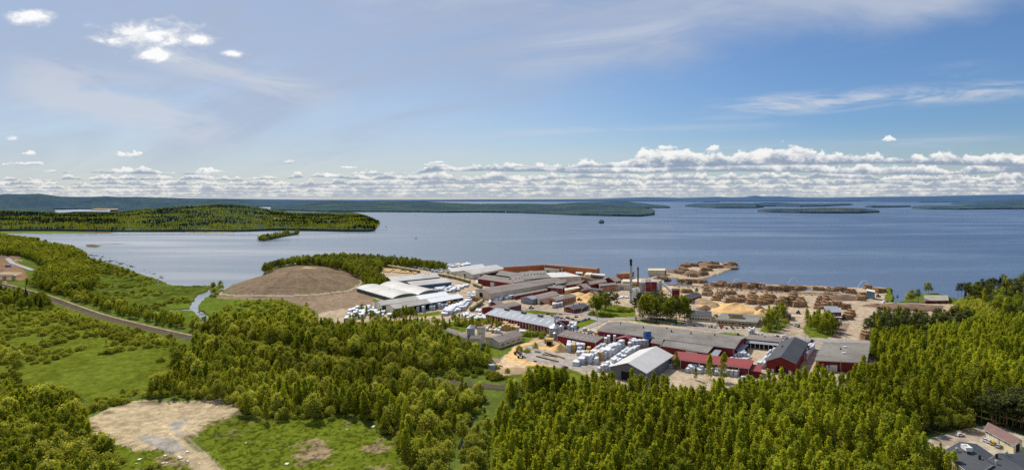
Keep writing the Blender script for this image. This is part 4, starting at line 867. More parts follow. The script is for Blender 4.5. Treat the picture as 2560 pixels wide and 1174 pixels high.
def logpile(f, p0, p1, label, h=3.6, grp='log piles in the timber yard', depth=5.2):
    a = at(*zp(f, p0)); c = at(*zp(f, p1)); d = c - a; L = max(3.0, d.length); k = min((7, 14, 24), key=lambda q: abs(q - L)); NP[0] += 1
    o = bpy.data.objects.new('log_pile', PM[k][NP[0] % 2]); C.objects.link(o); m = (a + c) / 2; o.location = (m.x, m.y, hz(m.x, m.y) - .1)
    o.rotation_euler = (0, 0, math.atan2(d.y, d.x)); o.scale = (L / k * 1.3, depth / 5.2 * 1.15, h / 3.6 * 1.22); tag(o, label, 'log pile', grp); return o
place = lambda i, n: ['leftmost', 'second from left', 'third from left', 'fourth from left', 'fifth from left', 'sixth from left', 'seventh from left', 'eighth from left', 'ninth from left', 'tenth from left', 'eleventh from left', 'twelfth from left'][i] if i < 12 else 'further right'
def rowpiles(f, lst, where, h=3.6, depth=5.2):
    for i, (p0, p1) in enumerate(lst): logpile(f, p0, p1, f'log pile {where}, {place(i, len(lst))}', h, 'log piles ' + where, depth)
rowpiles(2, [((1360,385),(1420,380)),((1425,385),(1470,360)),((1500,390),(1560,385)),((1570,388),(1630,380)),((1640,385),(1680,370)),((1690,405),(1755,398)),((1762,388),(1820,380)),((1825,392),(1885,392)),((1890,420),(1960,412)),((1965,420),(2040,418)),((2050,418),(2090,400)),((2110,418),(2180,425))], 'along the water edge behind the sorting line', 4.6, 7)
rowpiles(5, [((0,255),(70,262)),((75,262),(170,255)),((195,255),(245,262)),((250,265),(350,250)),((445,258),(560,262)),((580,265),(685,272)),((692,268),(765,262)),((790,290),(880,300)),((960,250),(1030,250)),((1070,290),(1150,280))], 'along the pier edge towards the green station', 4.4, 7)
rowpiles(2, [((1260,470),(1360,475)),((1290,445),(1365,450)),((1270,425),(1330,425))], 'in a cluster right of the charcoal roofed shed', 4)
rowpiles(2, [((1350,515),(1440,520)),((1375,495),(1460,498)),((1390,475),(1480,478)),((1400,455),(1470,458)),((1480,540),(1570,540)),((1490,465),(1580,455)),((1510,518),(1600,520)),((1590,540),(1685,530)),((1610,510),(1680,505))], 'in the first diagonal block of the log yard', 4.2)
rowpiles(2, [((1700,555),(1790,555)),((1715,530),(1800,532)),((1720,500),(1810,498)),((1735,480),(1790,478)),((1810,562),(1900,558)),((1815,540),(1900,535)),((1850,515),(1940,510)),((1870,495),(1990,498)),((1905,555),(1960,535))], 'in the second diagonal block of the log yard', 4.2)
rowpiles(5, [((65,400),(150,405)),((95,385),(165,388)),((110,370),(180,372)),((165,415),(240,415)),((180,390),(260,392)),((195,360),(275,362)),((210,335),(290,338)),((230,315),(290,316)),((245,425),(310,425)),((275,400),(350,402)),((290,375),(370,378)),((315,425),(375,420))], 'in the tall diagonal block around the lone pine', 4.6)
rowpiles(5, [((458,440),(520,445)),((470,410),(530,415)),((480,380),(540,385)),((490,355),(548,358)),((530,440),(590,440)),((540,410),(600,410)),((548,380),(600,380)),((552,352),(600,352))], 'in the two dark rows left of the weigh house', 4.2)
rowpiles(5, [((585,425),(620,425)),((635,420),(682,420)),((690,425),(735,425)),((742,450),(780,455)),((785,455),(828,460))], 'in the short row behind the weigh house', 4.6)
rowpiles(5, [((760,550),(840,548)),((770,525),(850,520)),((800,500),(860,500))], 'right of the weigh house')
rowpiles(5, [((885,360),(975,365)),((890,345),(980,345)),((905,325),(985,325))], 'in front of the green sorting station', 4)
rowpiles(2, [((1000,250),(1080,262)),((1045,225),(1110,238)),((1120,280),(1200,285)),((1210,275),(1290,262)),((1060,190),(1130,185)),((1150,180),(1215,185)),((1240,160),(1330,172)),((1250,225),(1350,225)),((1300,200),(1440,195)),((1470,185),(1560,185)),((1350,160),(1420,165)),((1490,170),(1590,168))], 'on the log peninsula in the lake', 4.6, 8)
rowpiles(2, [((1010,340),(1090,335)),((1100,345),(1150,340)),((1160,345),(1210,342)),((1220,350),(1300,345)),((820,310),(910,320)),((1055,445),(1150,440)),((1265,395),(1330,398))], 'between the spray pools and the sorting line', 4)
rowpiles(1, [((1290,520),(1380,535)),((2240,305),(2350,318)),((2360,320),(2450,330)),((2450,335),(2520,345))], 'on the ground among the mill halls', 4)
rowpiles(5, [((940,745),(1000,740)),((945,715),(1010,712))], 'beside the pines at the end of the sand road', 3.5)
# bark and sawdust heaps
def heap(f, c, rx, ry, h, mt, label, cat='heap', seed=1, name='sawdust_heap', ang=0, ridge=0):
    o = at(*zp(f, c)); n = 28; m = 15; V = []; Q = []
    for j in range(m + 1):
        r = j / m
        for i in range(n):
            a = 2 * math.pi * i / n; x = math.cos(a) * r * rx; y = math.sin(a) * r * ry; e = float(fbm(np.array([x + seed * 31.]), np.array([y + seed * 17.]), max(rx, ry) * .35, 4, seed)[0]) - .5
            p = 1 - r; z = h * (p ** (.85 if not ridge else .5)) * (1 + .7 * e) - .1 * r
            k = 1 + .35 * e; V.append((x * k * math.cos(ang) - y * k * math.sin(ang), x * k * math.sin(ang) + y * k * math.cos(ang), max(z, -.1)))
    for j in range(m):
        for i in range(n): Q.append((j*n+i, (j+1)*n+i, (j+1)*n+(i+1) % n, j*n+(i+1) % n))
    me = np_mesh(name, V, Q, None, [M[mt]], smooth=True); ob = bpy.data.objects.new(name, me); C.objects.link(ob); ob.location = (o.x, o.y, hz(o.x, o.y)); tag(ob, label, cat); return ob
heap(2, (1590,625), 26, 20, 8.5, 'sawdust', 'brightest yellow sawdust heap behind the offices', seed=3)
heap(2, (1470,615), 16, 14, 5.5, 'sawdust', 'left shoulder of the bright yellow sawdust behind the offices', seed=4)
heap(2, (1395,610), 12, 11, 7.5, 'sawdark', 'grey brown heap left of the bright yellow sawdust', seed=5)
heap(2, (1300,608), 12, 9, 4.5, 'barkpile', 'dark bark heap at the left end of the sawdust area', seed=6, name='bark_heap')
heap(2, (1260,545), 18, 12, 5, 'sawdark', 'flat dull sawdust heap beside the charcoal roofed open shed', seed=7)
heap(2, (1830,625), 9, 10, 6, 'barkpile', 'dark bark heap left of the office birches', seed=8, name='bark_heap')
heap(2, (1855,655), 9, 8, 5.5, 'sawdust', 'small orange yellow sawdust heap against the dark bark', seed=9)
heap(3, (1415,640), 8.5, 7.5, 6.2, 'sawdust', 'conical sawdust heap at the corner of the flat red hall', seed=10)
heap(6, (740,755), 13, 14, 8, 'sawdust', 'orange sawdust cone beside the pines and blue conveyor', seed=11)
heap(6, (470,745), 16, 14, 6, 'sawdust', 'pale sawdust heap behind the orange brick store', seed=12)
heap(6, (590,775), 17, 10, 3, 'sawdust', 'low spread sawdust between the two mill yard heaps', seed=13)
heap(6, (380,860), 18, 7, 2, 'sawdark', 'thin dull sawdust strip beside the low red canteen', seed=14)
heap(1, (1870,462), 8, 7, 4.5, 'sawdark', 'small brown chip heap against the red lean-to', seed=15)
heap(2, (960,410), 16, 16, 4, 'sawdust', 'pale chip heap behind the dark red cube tower', seed=16); heap(2, (940,520), 9, 16, 4, 'sawdark', 'brown chip slope under the inclined conveyor', seed=17)
for k, (p, rx, ry, h) in enumerate([((1290,170),14,26,6),((1380,190),26,20,5),((1160,265),18,24,8),((1110,170),14,20,5),((1520,190),18,20,4),((990,235),26,22,5),((860,305),14,18,6)]):
    heap(2, p, rx, ry, h, 'barkpile', f'reddish bark heap on the log peninsula, {place(k, 7)}', seed=20 + k, name='bark_heap')
b_ = heap(5, (735,345), 24, 16, 6.5, 'barkpile', 'long brown bark heap with pale streaks on the log yard', seed=31, name='bark_heap'); heap(5, (760,358), 14, 5, 2.2, 'sawdust', 'yellow shavings spilled at the foot of the brown bark heap', seed=32)
heap(5, (1310,430), 26, 14, 3.6, 'barkpile', 'left end of the long bark ridge by the boat house', seed=33, name='bark_heap', ridge=1); heap(5, (1460,450), 40, 18, 4.6, 'barkpile', 'long red brown bark ridge in front of the boat house', seed=34, name='bark_heap', ridge=1)
heap(5, (1640,455), 34, 14, 3.2, 'barkpile', 'right end of the long bark ridge by the boat house', seed=35, name='bark_heap', ridge=1); heap(5, (1860,465), 30, 16, 3, 'sawdark', 'grey brown brush heap behind the hillside pines', seed=36, name='bark_heap', ridge=1)
heap(5, (1090,420), 16, 8, 3, 'barkpile', 'low stump heap beside the white van at the pier road', seed=37, name='bark_heap')
heap(2, (1350,575), 8, 5, 2, 'sawdark', 'small heap above the brown one', seed=38)
heap(3, (900,885), 16, 8, 2.4, 'sawdark', 'low sandy spoil heap at the near tip of the gravel yard', seed=39)
for k, (p, rx) in enumerate([((140,250),10),((30,305),5),((180,430),16),((250,470),8),((30,420),18),((40,440),14),((90,640),22),((20,600),16)]):
    heap(8, p, rx, rx * .8, 3.5, 'barkpile' if k % 3 else 'sawdark', f'orange brown earth heap by the left edge road, {place(k, 8)}', seed=50 + k, name='earth_heap')
# ---------------------------------------------------------------- wrapped lumber packs
PACKS = []
def packs(f, A, B, Cc, nl, nw, lay, where, fill=.9, board=.06, ph=1.35, gap=.12):
    a = at(*zp(f, A)); L = at(*zp(f, B)) - a; W = at(*zp(f, Cc)) - a; rs = random.Random(int(A[0] * 3 + A[1]))
    for i in range(nl):
        for j in range(nw):
            if rs.random() > fill: continue
            n = rs.randint(*lay); c = a + L * ((i + .5) / nl) + W * ((j + .5) / nw)
            lx = L.length / nl * (1 - gap * rs.uniform(.5, 1.6)); wy = W.length / nw * (1 - gap * rs.uniform(.8, 1.8)); yel = rs.random() < board
            for k in range(n):
                PACKS.append((c.x + rs.uniform(-.25,.25), c.y + rs.uniform(-.2,.2), GZ + k * (ph + .1), lx * rs.uniform(.9, 1), wy, ph, math.atan2(L.y, L.x) + rs.uniform(-.015,.015), where, yel))
packs(3, (1490,668), (1500,600), (1720,655), 2, 4, (3,4), 'in front of the flat red hall', .95)
packs(3, (1600,705), (1640,650), (1760,700), 2, 3, (2,3), 'in front of the flat red hall', .9, .5)
packs(3, (1560,835), (1640,760), (1690,800), 2, 2, (2,3), 'at the open left corner of the white stacks')
packs(3, (1700,790), (1900,630), (1850,810), 6, 4, (3,4), 'in the tall rows between flat hall and pale tent hall', .95, .05)
packs(3, (1850,760), (2060,620), (1990,720), 5, 3, (3,4), 'in the tall rows between flat hall and pale tent hall', .95, .08)
packs(3, (1850,900), (2180,665), (2010,880), 11, 4, (1,3), 'in the long low rows against the pale tent hall', .97, .02)
packs(3, (2160,680), (2260,620), (2300,650), 4, 3, (1,2), 'in the long low rows against the pale tent hall', .9, .1)
packs(3, (2220,620), (2240,575), (2470,600), 2, 6, (3,4), 'below the blue filter tower', .95, .15)
packs(3, (1940,560), (1945,480), (2085,550), 4, 4, (2,4), 'beside the red gabled canopy', .95, .03)
packs(3, (1500,400), (1520,350), (1610,400), 2, 3, (2,3), 'behind the steel silo', .9)
packs(3, (1650,430), (1700,400), (1860,450), 2, 5, (1,2), 'at the far side of the flat red hall', .8, .25)
packs(4, (340,900), (420,860), (960,960), 3, 13, (2,3), 'in the row before the bright red shed', .96, 0)
packs(4, (80,850), (130,810), (270,850), 2, 5, (1,2), 'left of the bright red shed', .9, 0)
packs(4, (920,730), (960,690), (1095,740), 2, 5, (2,3), 'in the inner yard by the lean-to', .95, 0)
packs(4, (860,745), (900,730), (1080,760), 2, 6, (1,1), 'in the inner yard by the lean-to', .9, 0)
packs(4, (1190,850), (1400,640), (1290,860), 8, 4, (2,3), 'along the left side of the charcoal hall', .95, 0)
packs(4, (1730,750), (1830,610), (1790,760), 7, 2, (3,4), 'along the right side of the charcoal hall', 1, 0)
packs(4, (1090,465), (1100,435), (1165,465), 2, 3, (3,4), 'by the car park behind the link building', 1, 0)
packs(4, (1190,475), (1200,460), (1260,475), 1, 3, (1,2), 'by the car park behind the link building', 1, 0)
packs(4, (2010,900), (2020,860), (2080,900), 1, 3, (2,3), 'in front of the right hand grey roofed hall', 1, 0)
packs(4, (1000,980), (1010,950), (1140,960), 1, 5, (1,2), 'behind the near birches by the red shed', .9, 0)
packs(1, (0,745), (60,625), (230,690), 6, 7, (1,3), 'in the white stacks left of the drive-in sheds', .85, .02)
packs(1, (60,625), (110,595), (240,650), 3, 5, (1,2), 'in the white stacks left of the drive-in sheds', .85, .02)
packs(1, (240,665), (290,590), (470,690), 4, 6, (1,2), 'in front of the drive-in shed gables', .8, .05)
packs(1, (975,685), (1080,575), (1190,620), 6, 5, (2,3), 'in the big white stack right of the drive-in sheds', .95, 0)
packs(1, (1190,700), (1180,655), (1420,725), 3, 7, (1,2), 'at the left end of the blue grey metal roof', .8, .02)
packs(1, (1190,560), (1200,535), (1270,560), 2, 3, (1,2), 'near the parked yellow wagon', .9, .1)
packs(1, (1310,635), (1320,610), (1370,640), 2, 2, (1,1), 'near the parked yellow wagon', .9, 0)
packs(1, (840,440), (900,395), (1250,400), 3, 12, (1,2), 'on the round gravel yard behind the drive-in sheds', .85, .02)
packs(1, (1000,450), (1030,420), (1140,440), 3, 4, (2,3), 'on the round gravel yard behind the drive-in sheds', .9, 0)
packs(1, (1230,520), (1240,475), (1310,500), 4, 3, (1,3), 'in front of the long tan hall gable', .9, .05)
packs(1, (1490,535), (1530,510), (1770,490), 3, 8, (2,3), 'along the side of the long tan hall', .9, .02)
packs(1, (2080,600), (2090,570), (2175,580), 2, 3, (3,4), 'on the yard before the orange brick store', .95, 0)
packs(1, (240,340), (290,300), (380,335), 4, 4, (1,2), 'beside the left gables of the white halls', .85, .02)
packs(1, (1340,375), (1310,345), (1470,365), 3, 7, (1,2), 'in front of the flat dark red mill', .9, .02)
packs(1, (390,165), (440,150), (860,225), 3, 20, (2,3), 'in the far rows along the wooded shore', .9, .03)
packs(1, (520,185), (560,150), (880,200), 3, 14, (2,3), 'in the far rows along the wooded shore', .9, .03)
packs(1, (870,240), (900,205), (1050,255), 4, 8, (2,3), 'in the far rows along the wooded shore', .9, .03)
packs(1, (1000,215), (1010,188), (1260,182), 3, 12, (2,3), 'between the pines and the ribbed halls', .85, .03)
packs(1, (1180,300), (1200,280), (1260,300), 3, 3, (2,3), 'beside the ribbed halls by the wagons', .9, 0)
packs(1, (1285,310), (1290,280), (1340,310), 3, 3, (2,3), 'beside the ribbed halls by the wagons', .9, 0)
packs(1, (720,640), (740,600), (800,640), 2, 3, (3,4), 'inside the front drive-in shed', .9, .1)
packs(1, (850,625), (860,590), (990,600), 2, 5, (3,4), 'inside the front drive-in shed', .9, .1)
packs(1, (1000,600), (1010,560), (1170,560), 2, 6, (3,4), 'inside the front drive-in shed', .9, .7)
packs(1, (1400,840), (1420,800), (1560,850), 3, 5, (1,2), 'in the old concrete mill yard', .8, .3)
packs(1, (1570,820), (1590,785), (1650,830), 2, 3, (3,4), 'behind the old concrete mill', .9, .95)
packs(1, (1650,830), (1670,800), (1720,830), 2, 2, (3,3), 'behind the old concrete mill', .9, .95)
packs(1, (1440,580), (1445,550), (1470,580), 1, 1, (3,3), 'at the small hip roofed house', 1, 0)
packs(6, (1230,778), (1250,745), (1400,770), 2, 5, (1,1), 'on the ground by the tall chimney', .9, .1)
packs(6, (400,410), (450,375), (870,430), 3, 10, (1,2), 'of raw sawn timber among the mill roofs', .9, 1)
packs(1, (370,235), (420,205), (720,262), 3, 12, (1,1), 'of raw boards beside the wagon track', .7, 1)
def pack_mesh():
    b = MB(); e = .03
    b.hexa([Vector(p) for p in ((-.5+e,-.5+e,.06),(.5-e,-.5+e,.06),(.5-e,.5-e,.06),(-.5+e,.5-e,.06))], [Vector(p) for p in ((-.5,-.5,.14),(.5,-.5,.14),(.5,.5,.14),(-.5,.5,.14))])
    b.hexa([Vector(p) for p in ((-.5,-.5,.141),(.5,-.5,.141),(.5,.5,.141),(-.5,.5,.141))], [Vector(p) for p in ((-.5,-.5,.93),(.5,-.5,.94),(.5,.5,.92),(-.5,.5,.93))])
    b.hexa([Vector(p) for p in ((-.5,-.5,.931),(.5,-.5,.941),(.5,.5,.921),(-.5,.5,.931))], [Vector(p) for p in ((-.47,-.44,1),(.47,-.43,.99),(.46,.44,1),(-.47,.45,.98))])
    for x in (-.35, 0, .35): b.hexa([Vector((x-.02,-.46,0)), Vector((x+.02,-.46,0)), Vector((x+.02,.46,0)), Vector((x-.02,.46,0))], [Vector((x-.02,-.46,.055)), Vector((x+.02,-.46,.055)), Vector((x+.02,.46,.055)), Vector((x-.02,.46,.055))], 1)
    return b
pb = pack_mesh(); PMW = pb.mesh('lumber_pack', [M['wrap'], M['board']]); PMB = pb.mesh('board_pack', [M['board'], M['board']])
PACKS.sort(key=lambda p: math.hypot(p[0], p[1])); cnt = {}
NI = 300; rest = {False: [], True: []}
for i, p in enumerate(PACKS):
    x, y, z, lx, wy, ph, rz, where, yel = p; cnt[yel] = cnt.get(yel, 0) + 1
    if cnt[yel] <= (NI if not yel else 90):
        o = bpy.data.objects.new('board_pack' if yel else 'lumber_pack', PMB if yel else PMW); C.objects.link(o)
        o.location = (x, y, z); o.rotation_euler = (0,0,rz); o.scale = (lx, wy, ph)
        tag(o, ('unwrapped yellow board pack ' if yel else 'white wrapped lumber pack ') + where, 'lumber pack', ('board packs ' if yel else 'lumber packs ') + where)
    else: rest[yel].append(p)
for yel, lst in rest.items():
    if not lst: continue
    base = np.array(pb.v); nq = len(pb.f); Qb = np.array(pb.f); P_ = np.array([q[:7] for q in lst]); n = len(lst)
    c, s = np.cos(P_[:,6])[:,None], np.sin(P_[:,6])[:,None]
    bx = base[None,:,0] * P_[:,3:4]; by = base[None,:,1] * P_[:,4:5]; bz = base[None,:,2] * P_[:,5:6]
    V = np.stack([bx*c - by*s + P_[:,0:1], bx*s + by*c + P_[:,1:2], bz + P_[:,2:3]], -1).reshape(-1,3)
    Q = (Qb[None] + (np.arange(n) * len(base))[:,None,None]).reshape(-1,4)
    me = np_mesh('lumber_stacks', V, Q, None, [M['board' if yel else 'wrap']]); o = bpy.data.objects.new('board_stacks' if yel else 'lumber_stacks', me); C.objects.link(o)
    tag(o, 'far stacks of ' + ('bare yellow board packs' if yel else 'white wrapped lumber packs') + ' across the sawmill yard', 'lumber', None, 'stuff')
# ---------------------------------------------------------------- railway wagons
def wagon(f, p0, p1, label, h=3.4):
    a = at(*zp(f, p0)); c = at(*zp(f, p1)); d = c - a; L = d.length; o = (a + c) / 2; rz = math.atan2(d.y, d.x); r = empty('goods_wagon', (o.x, o.y, hz(o.x, o.y)), label, 'train wagon', 'goods wagons on the sawmill siding'); r.rotation_euler = (0,0,rz)
    b = MB(); b.box((0,0,1.0), L*.96, 2.8, .35); b.build('chassis', M['black'], r)
    b = MB(); b.box((0,0,1.36), L*.94, 2.9, h*.42); b.build('side_panel', M['wagongreen'], r)
    b = MB(); 
    pr = [(-1.5,0),(-1.35,h*.38),(0,h*.52),(1.35,h*.38),(1.5,0)]; z0 = 1.37 + h*.42; e = L*.47
    for i in range(4): b.poly([(-e,pr[i][0],z0+pr[i][1]),(e,pr[i][0],z0+pr[i][1]),(e,pr[i+1][0],z0+pr[i+1][1]),(-e,pr[i+1][0],z0+pr[i+1][1])])
    for s in (-e, e): b.poly([(s, y, z0+z) for y, z in pr])
    b.build('cover', M['wagon'], r)
    for s in (-.36, .36):
        b = MB()
        for k in (-.9,.9):
            for y in (-.8,.8): b.tube((L*s+k, y-.08, .5), (L*s+k, y+.08, .5), .48, n=12)
        b.build('bogie', M['black'], r)
def train(f, pts, n, where):
    w = polyline3(f, pts); seg = [(w[i+1]-w[i]).length for i in range(len(w)-1)]; T = sum(seg)
    def pos(s):
        for i, q in enumerate(seg):
            if s <= q or i == len(seg)-1: return w[i] + (w[i+1]-w[i]) * (s / q)
            s -= q
    for k in range(n):
        a, c = pos(T*k/n), pos(T*(k+.93)/n); wagon(0, to_px(a.x,a.y), to_px(c.x,c.y), f'yellow topped goods wagon {where}, {place(k, n)}', 4.2)
train(1, [(352,180),(500,205),(760,250)], 9, 'beside the far lumber rows'); train(1, [(945,280),(1110,310),(1262,352)], 6, 'on the curve behind the white halls')
train(1, [(1293,375),(1380,408)], 2, 'beside the flat dark red mill'); train(1, [(1262,632),(1385,548)], 2, 'parked alone left of the red annex')
# ---------------------------------------------------------------- vehicles
CP = [mat('car_paint_' + n, c, .3, .03, .5, spec=.5) for n, c in (('white',(.72,.72,.72)),('silver',(.38,.39,.41)),('red',(.30,.02,.03)),('dark',(.03,.035,.045)),('blue',(.03,.07,.18)),('gold',(.48,.28,.03)))]
CN = ['white','silver','red','dark','blue','golden yellow']
def extr(b, prof, w, mi=0, taper=1.0):     # side profile (x,z) extruded over width
    n = len(prof); vs = [(x, -w/2 * (taper if z > 1.0 else 1), z) for x, z in prof] + [(x, w/2 * (taper if z > 1.0 else 1), z) for x, z in prof]
    b.faces(vs, [tuple(range(n))[::-1], tuple(range(n, 2*n))] + [(i, (i+1) % n, n + (i+1) % n, n + i) for i in range(n)], mi)
def car_meshes(ci):
    b = MB(); extr(b, [(-2.15,.35),(2.15,.35),(2.2,.65),(2.05,.82),(1.1,.95),(-1.7,1.0),(-2.15,.92)], 1.74); body = b.mesh('car_body', CP[ci])
    b = MB(); extr(b, [(-1.75,.98),(1.15,.96),(.45,1.36),(-1.2,1.4)], 1.60, taper=.84); gl = b.mesh('car_glass', M['glass'])
    b = MB(); b.hexa([Vector(p) for p in ((-1.15,-.62,1.385),(.4,-.62,1.365),(.4,.62,1.365),(-1.15,.62,1.385))], [Vector(p) for p in ((-1.1,-.6,1.46),(.3,-.6,1.45),(.3,.6,1.45),(-1.1,.6,1.46))]); rf = b.mesh('car_roof', CP[ci])
    return body, gl, rf
b = MB(); b.tube((0,-.1,.32),(0,.1,.32),.32,n=14); WH = b.mesh('car_wheel', M['rubber'])
CM = [car_meshes(i) for i in range(6)]
def car(f, p, ang, ci, label, grp=None, s=1.0):
    q = at(*zp(f, p)); z = hz(q.x, q.y) + .03; r = empty('parked_car', (q.x, q.y, z), label, 'car', grp); r.rotation_euler = (0,0,ang); r.scale = (s,s,s)
    for nm, me in zip(('body','windows','roof'), CM[ci]):
        o = bpy.data.objects.new(nm, me); C.objects.link(o); o.parent = r
    for x in (-1.35,1.35):
        for y in (-.8,.8):
            o = bpy.data.objects.new('wheel', WH); C.objects.link(o); o.parent = r; o.location = (x,y,0)
for p, ci, l in [((1555,625),0,'leftmost of four'),((1620,655),0,'second of four'),((1700,695),5,'golden yellow, third of four'),((1800,745),1,'silver, rightmost of four')]:
    car(7, p, R(38), ci, f'{CN[ci]} car by the cream workshop, {l}'.replace('golden yellow car','yellow car'))
car(7, (1065,530), R(10), 0, 'lone pale car at the wood edge above the corner car park')
car(7, (310,690), R(60), 0, 'pale car half hidden by birches at the lot end')
lot = [((1180,778),3),((1212,780),1),((1262,768),0),((1290,770),0),((1322,772),0),((1350,770),0),((1327,790),1),((1355,790),3),((1388,792),1),((1405,776),0),((1437,778),2),((1462,782),2),((1448,798),2),((1503,803),3),((1552,788),3),((1565,803),3),((1609,795),1),((1669,796),3),((1745,808),3),((1617,862),3)]
for k, (p, ci) in enumerate(lot): car(2, p, R(75), ci, f'{CN[ci]} car in the office car park, {place(k, 20)}', 'cars in the office car park')
k = 0
for i in range(11):
    car(3, (1325+14*i, 232+4.2*i), R(70), [2,2,0,3,2,1,3,0,2,3,0][i], f'{CN[[2,2,0,3,2,1,3,0,2,3,0][i]]} car in the far row behind the metal roof, {place(i, 11)}', 'cars in the staff car park')
for i in range(7): car(3, (1500+17*i, 258+5*i), R(70), [3,3,3,0,3,2,0][i], f'{CN[[3,3,3,0,3,2,0][i]]} car in the middle row of the staff car park, {place(i, 7)}', 'cars in the staff car park')
for i in range(9): car(3, (1595+21*i, 315-5.5*i), R(70), [1,0,3,0,0,1,3,0,3][i], f'{CN[[1,0,3,0,0,1,3,0,3][i]]} car in the row beside the lawn wedge, {place(i, 9)}', 'cars in the staff car park')
for f, p, ci, l in [(3,(1275,215),3,'dark car next to the roof vents'),(3,(1424,217),1,'silver car alone behind the staff rows'),(3,(1612,250),3,'dark car alone on the road to the canteen'),(4,(1430,478),3,'dark car behind the link building'),(4,(1830,542),4,'blue car between the two right hand halls'),(4,(1840,530),2,'red car between the two right hand halls'),(4,(2180,292),0,'white car below the weigh house'),(4,(2195,285),4,'blue car below the weigh house'),(5,(1188,382),3,'dark car by the stump heap'),(3,(1480,848),2,'red car at the near yard edge'),(3,(665,365),1,'silver car in the old mill yard'),(3,(625,358),3,'dark car in the old mill yard'),(2,(1085,595),2,'red car beside the sawdust behind the pines')]:
    car(f, p, R(20), ci, l)
def van(f, p, ang, label, mt='trim', L=7, h=2.6, name='delivery_van'):
    q = at(*zp(f, p)); r = empty(name, (q.x, q.y, hz(q.x, q.y) + .02), label, 'truck' if L > 6 else 'van'); r.rotation_euler = (0,0,ang)
    b = MB(); b.box((-L*.12,0,.7), L*.7, 2.3, h); b.build('cargo_box', M[mt], r)
    b = MB(); extr(b, [(L*.24,.5),(L*.5,.5),(L*.5,1.3),(L*.42,2.3),(L*.24,2.4)], 2.1); b.build('cab', CP[0], r)
    b = MB(); b.box((L*.45,0,1.35), .25, 1.9, .7); b.build('windscreen', M['glass'], r)
    for x in (-L*.32, L*.36):
        for y in (-1,1): b = MB(); b.tube((x,y-.14,.45),(x,y+.14,.45),.45,n=12); b.build('wheel', M['rubber'], r)
van(4, (1520,500), R(5), 'white van parked behind the black roofed hall', L=6); van(5, (1147,400), R(85), 'white van at the pier road beside the stumps', L=6)
van(4, (1665,362), R(100), 'pale truck driving on the road towards the log yard', 'steel', 7); van(8, (130,545), R(0), 'long blue and white truck by the left edge heaps', 'blue', 14, 3, 'lorry'); van(4, (1150,590), R(10), 'blue low truck under the long canopy', 'blue', 7, 1)
def machine(f, p, ang, label, col='rust', bucket=True):
    q = at(*zp(f, p)); r = empty('wheel_loader', (q.x, q.y, hz(q.x, q.y)), label, 'loader'); r.rotation_euler = (0,0,ang)
    m = M['barkpile'] if col == 'rust' else M['zinc']
    b = MB(); extr(b, [(-2.8,.9),(.6,.9),(.6,1.9),(-2.2,2.1),(-2.8,1.7)], 2.1); b.build('body', m, r)
    b = MB(); b.box((-.3,0,1.9), 1.5, 1.5, 1.4); b.build('cab', M['glass'], r)
    b = MB(); b.tube((.6,-.6,1.5),(2.8,-.6,.8),.16); b.tube((.6,.6,1.5),(2.8,.6,.8),.16); b.build('arm', m, r)
    b = MB(); extr(b, [(2.7,.2),(3.9,.1),(3.8,.3),(3.0,.5),(3.0,1.4),(2.7,1.3)], 2.8); b.build('bucket', M['black'], r)
    for x in (-1.8, 1.5):
        for y in (-1.15,1.15): b = MB(); b.tube((x,y-.25,.75),(x,y+.25,.75),.75,n=12); b.build('wheel', M['rubber'], r)
machine(3, (915,685), R(15), 'brown wheel loader on the near sawdust strip'); machine(3, (955,725), R(0), 'grey wheel loader just below the brown one', 'g'); machine(5, (1100,330), R(30), 'wheel loader right of the green station')
machine(3, (1200,90), R(60), 'loader between the beige workshop and the brick store'); machine(3, (1080,148), R(10), 'small machine on the grass edge behind the metal roof'); machine(2, (2220,650), R(80), 'small loader below the log piles')
machine(6, (1200,860), R(0), 'red loader under the pines by the chimney'); machine(6, (500,810), R(30), 'loader beside the pale sawdust heap')
# low concrete kerb bays and scrap on the near yard
def curb(f, p0, p1, w, h, label, mt='trunkp', name='timber_bay_wall', cat='low wall'):
    a = at(*zp(f, p0)); c = at(*zp(f, p1)); d = c - a; m = (a + c) / 2; b = MB(); b.box((0,0,0), d.length, w, h, 0); b.box((0,0,h), d.length * .98, w * .6, .12, 0)
    o = b.build(name, M[mt], None, (m.x, m.y, hz(m.x, m.y))); o.rotation_euler = (0,0,math.atan2(d.y, d.x)); tag(o, label, cat); return o
curb(3, (1140,715), (1400,778), 1.2, .7, 'longest low timber wall of the bare storage bay'); curb(3, (1215,690), (1375,722), .9, .6, 'upper middle timber wall of the storage bay'); curb(3, (1240,670), (1475,742), .9, .6, 'far timber wall of the storage bay')
curb(3, (705,822), (740,834), .8, .5, 'loose log lying by the sand tip'); curb(3, (1110,768), (1140,774), 1, .6, 'dark skip lying on the near yard track', 'black')
q = at(*zp(3, (615,893))); r = empty('hut', (q.x,q.y,hz(q.x,q.y)), 'tiny grey hut at the sand path beside the railway', 'hut'); b = MB(); b.box((0,0,0), 3.4, 3.4, 4.6, .4); b.build('wall', M['steel'], r); b = MB(); b.box((0,0,4.61), 3.8, 3.8, .4, .4); b.build('roof', M['zinc'], r)
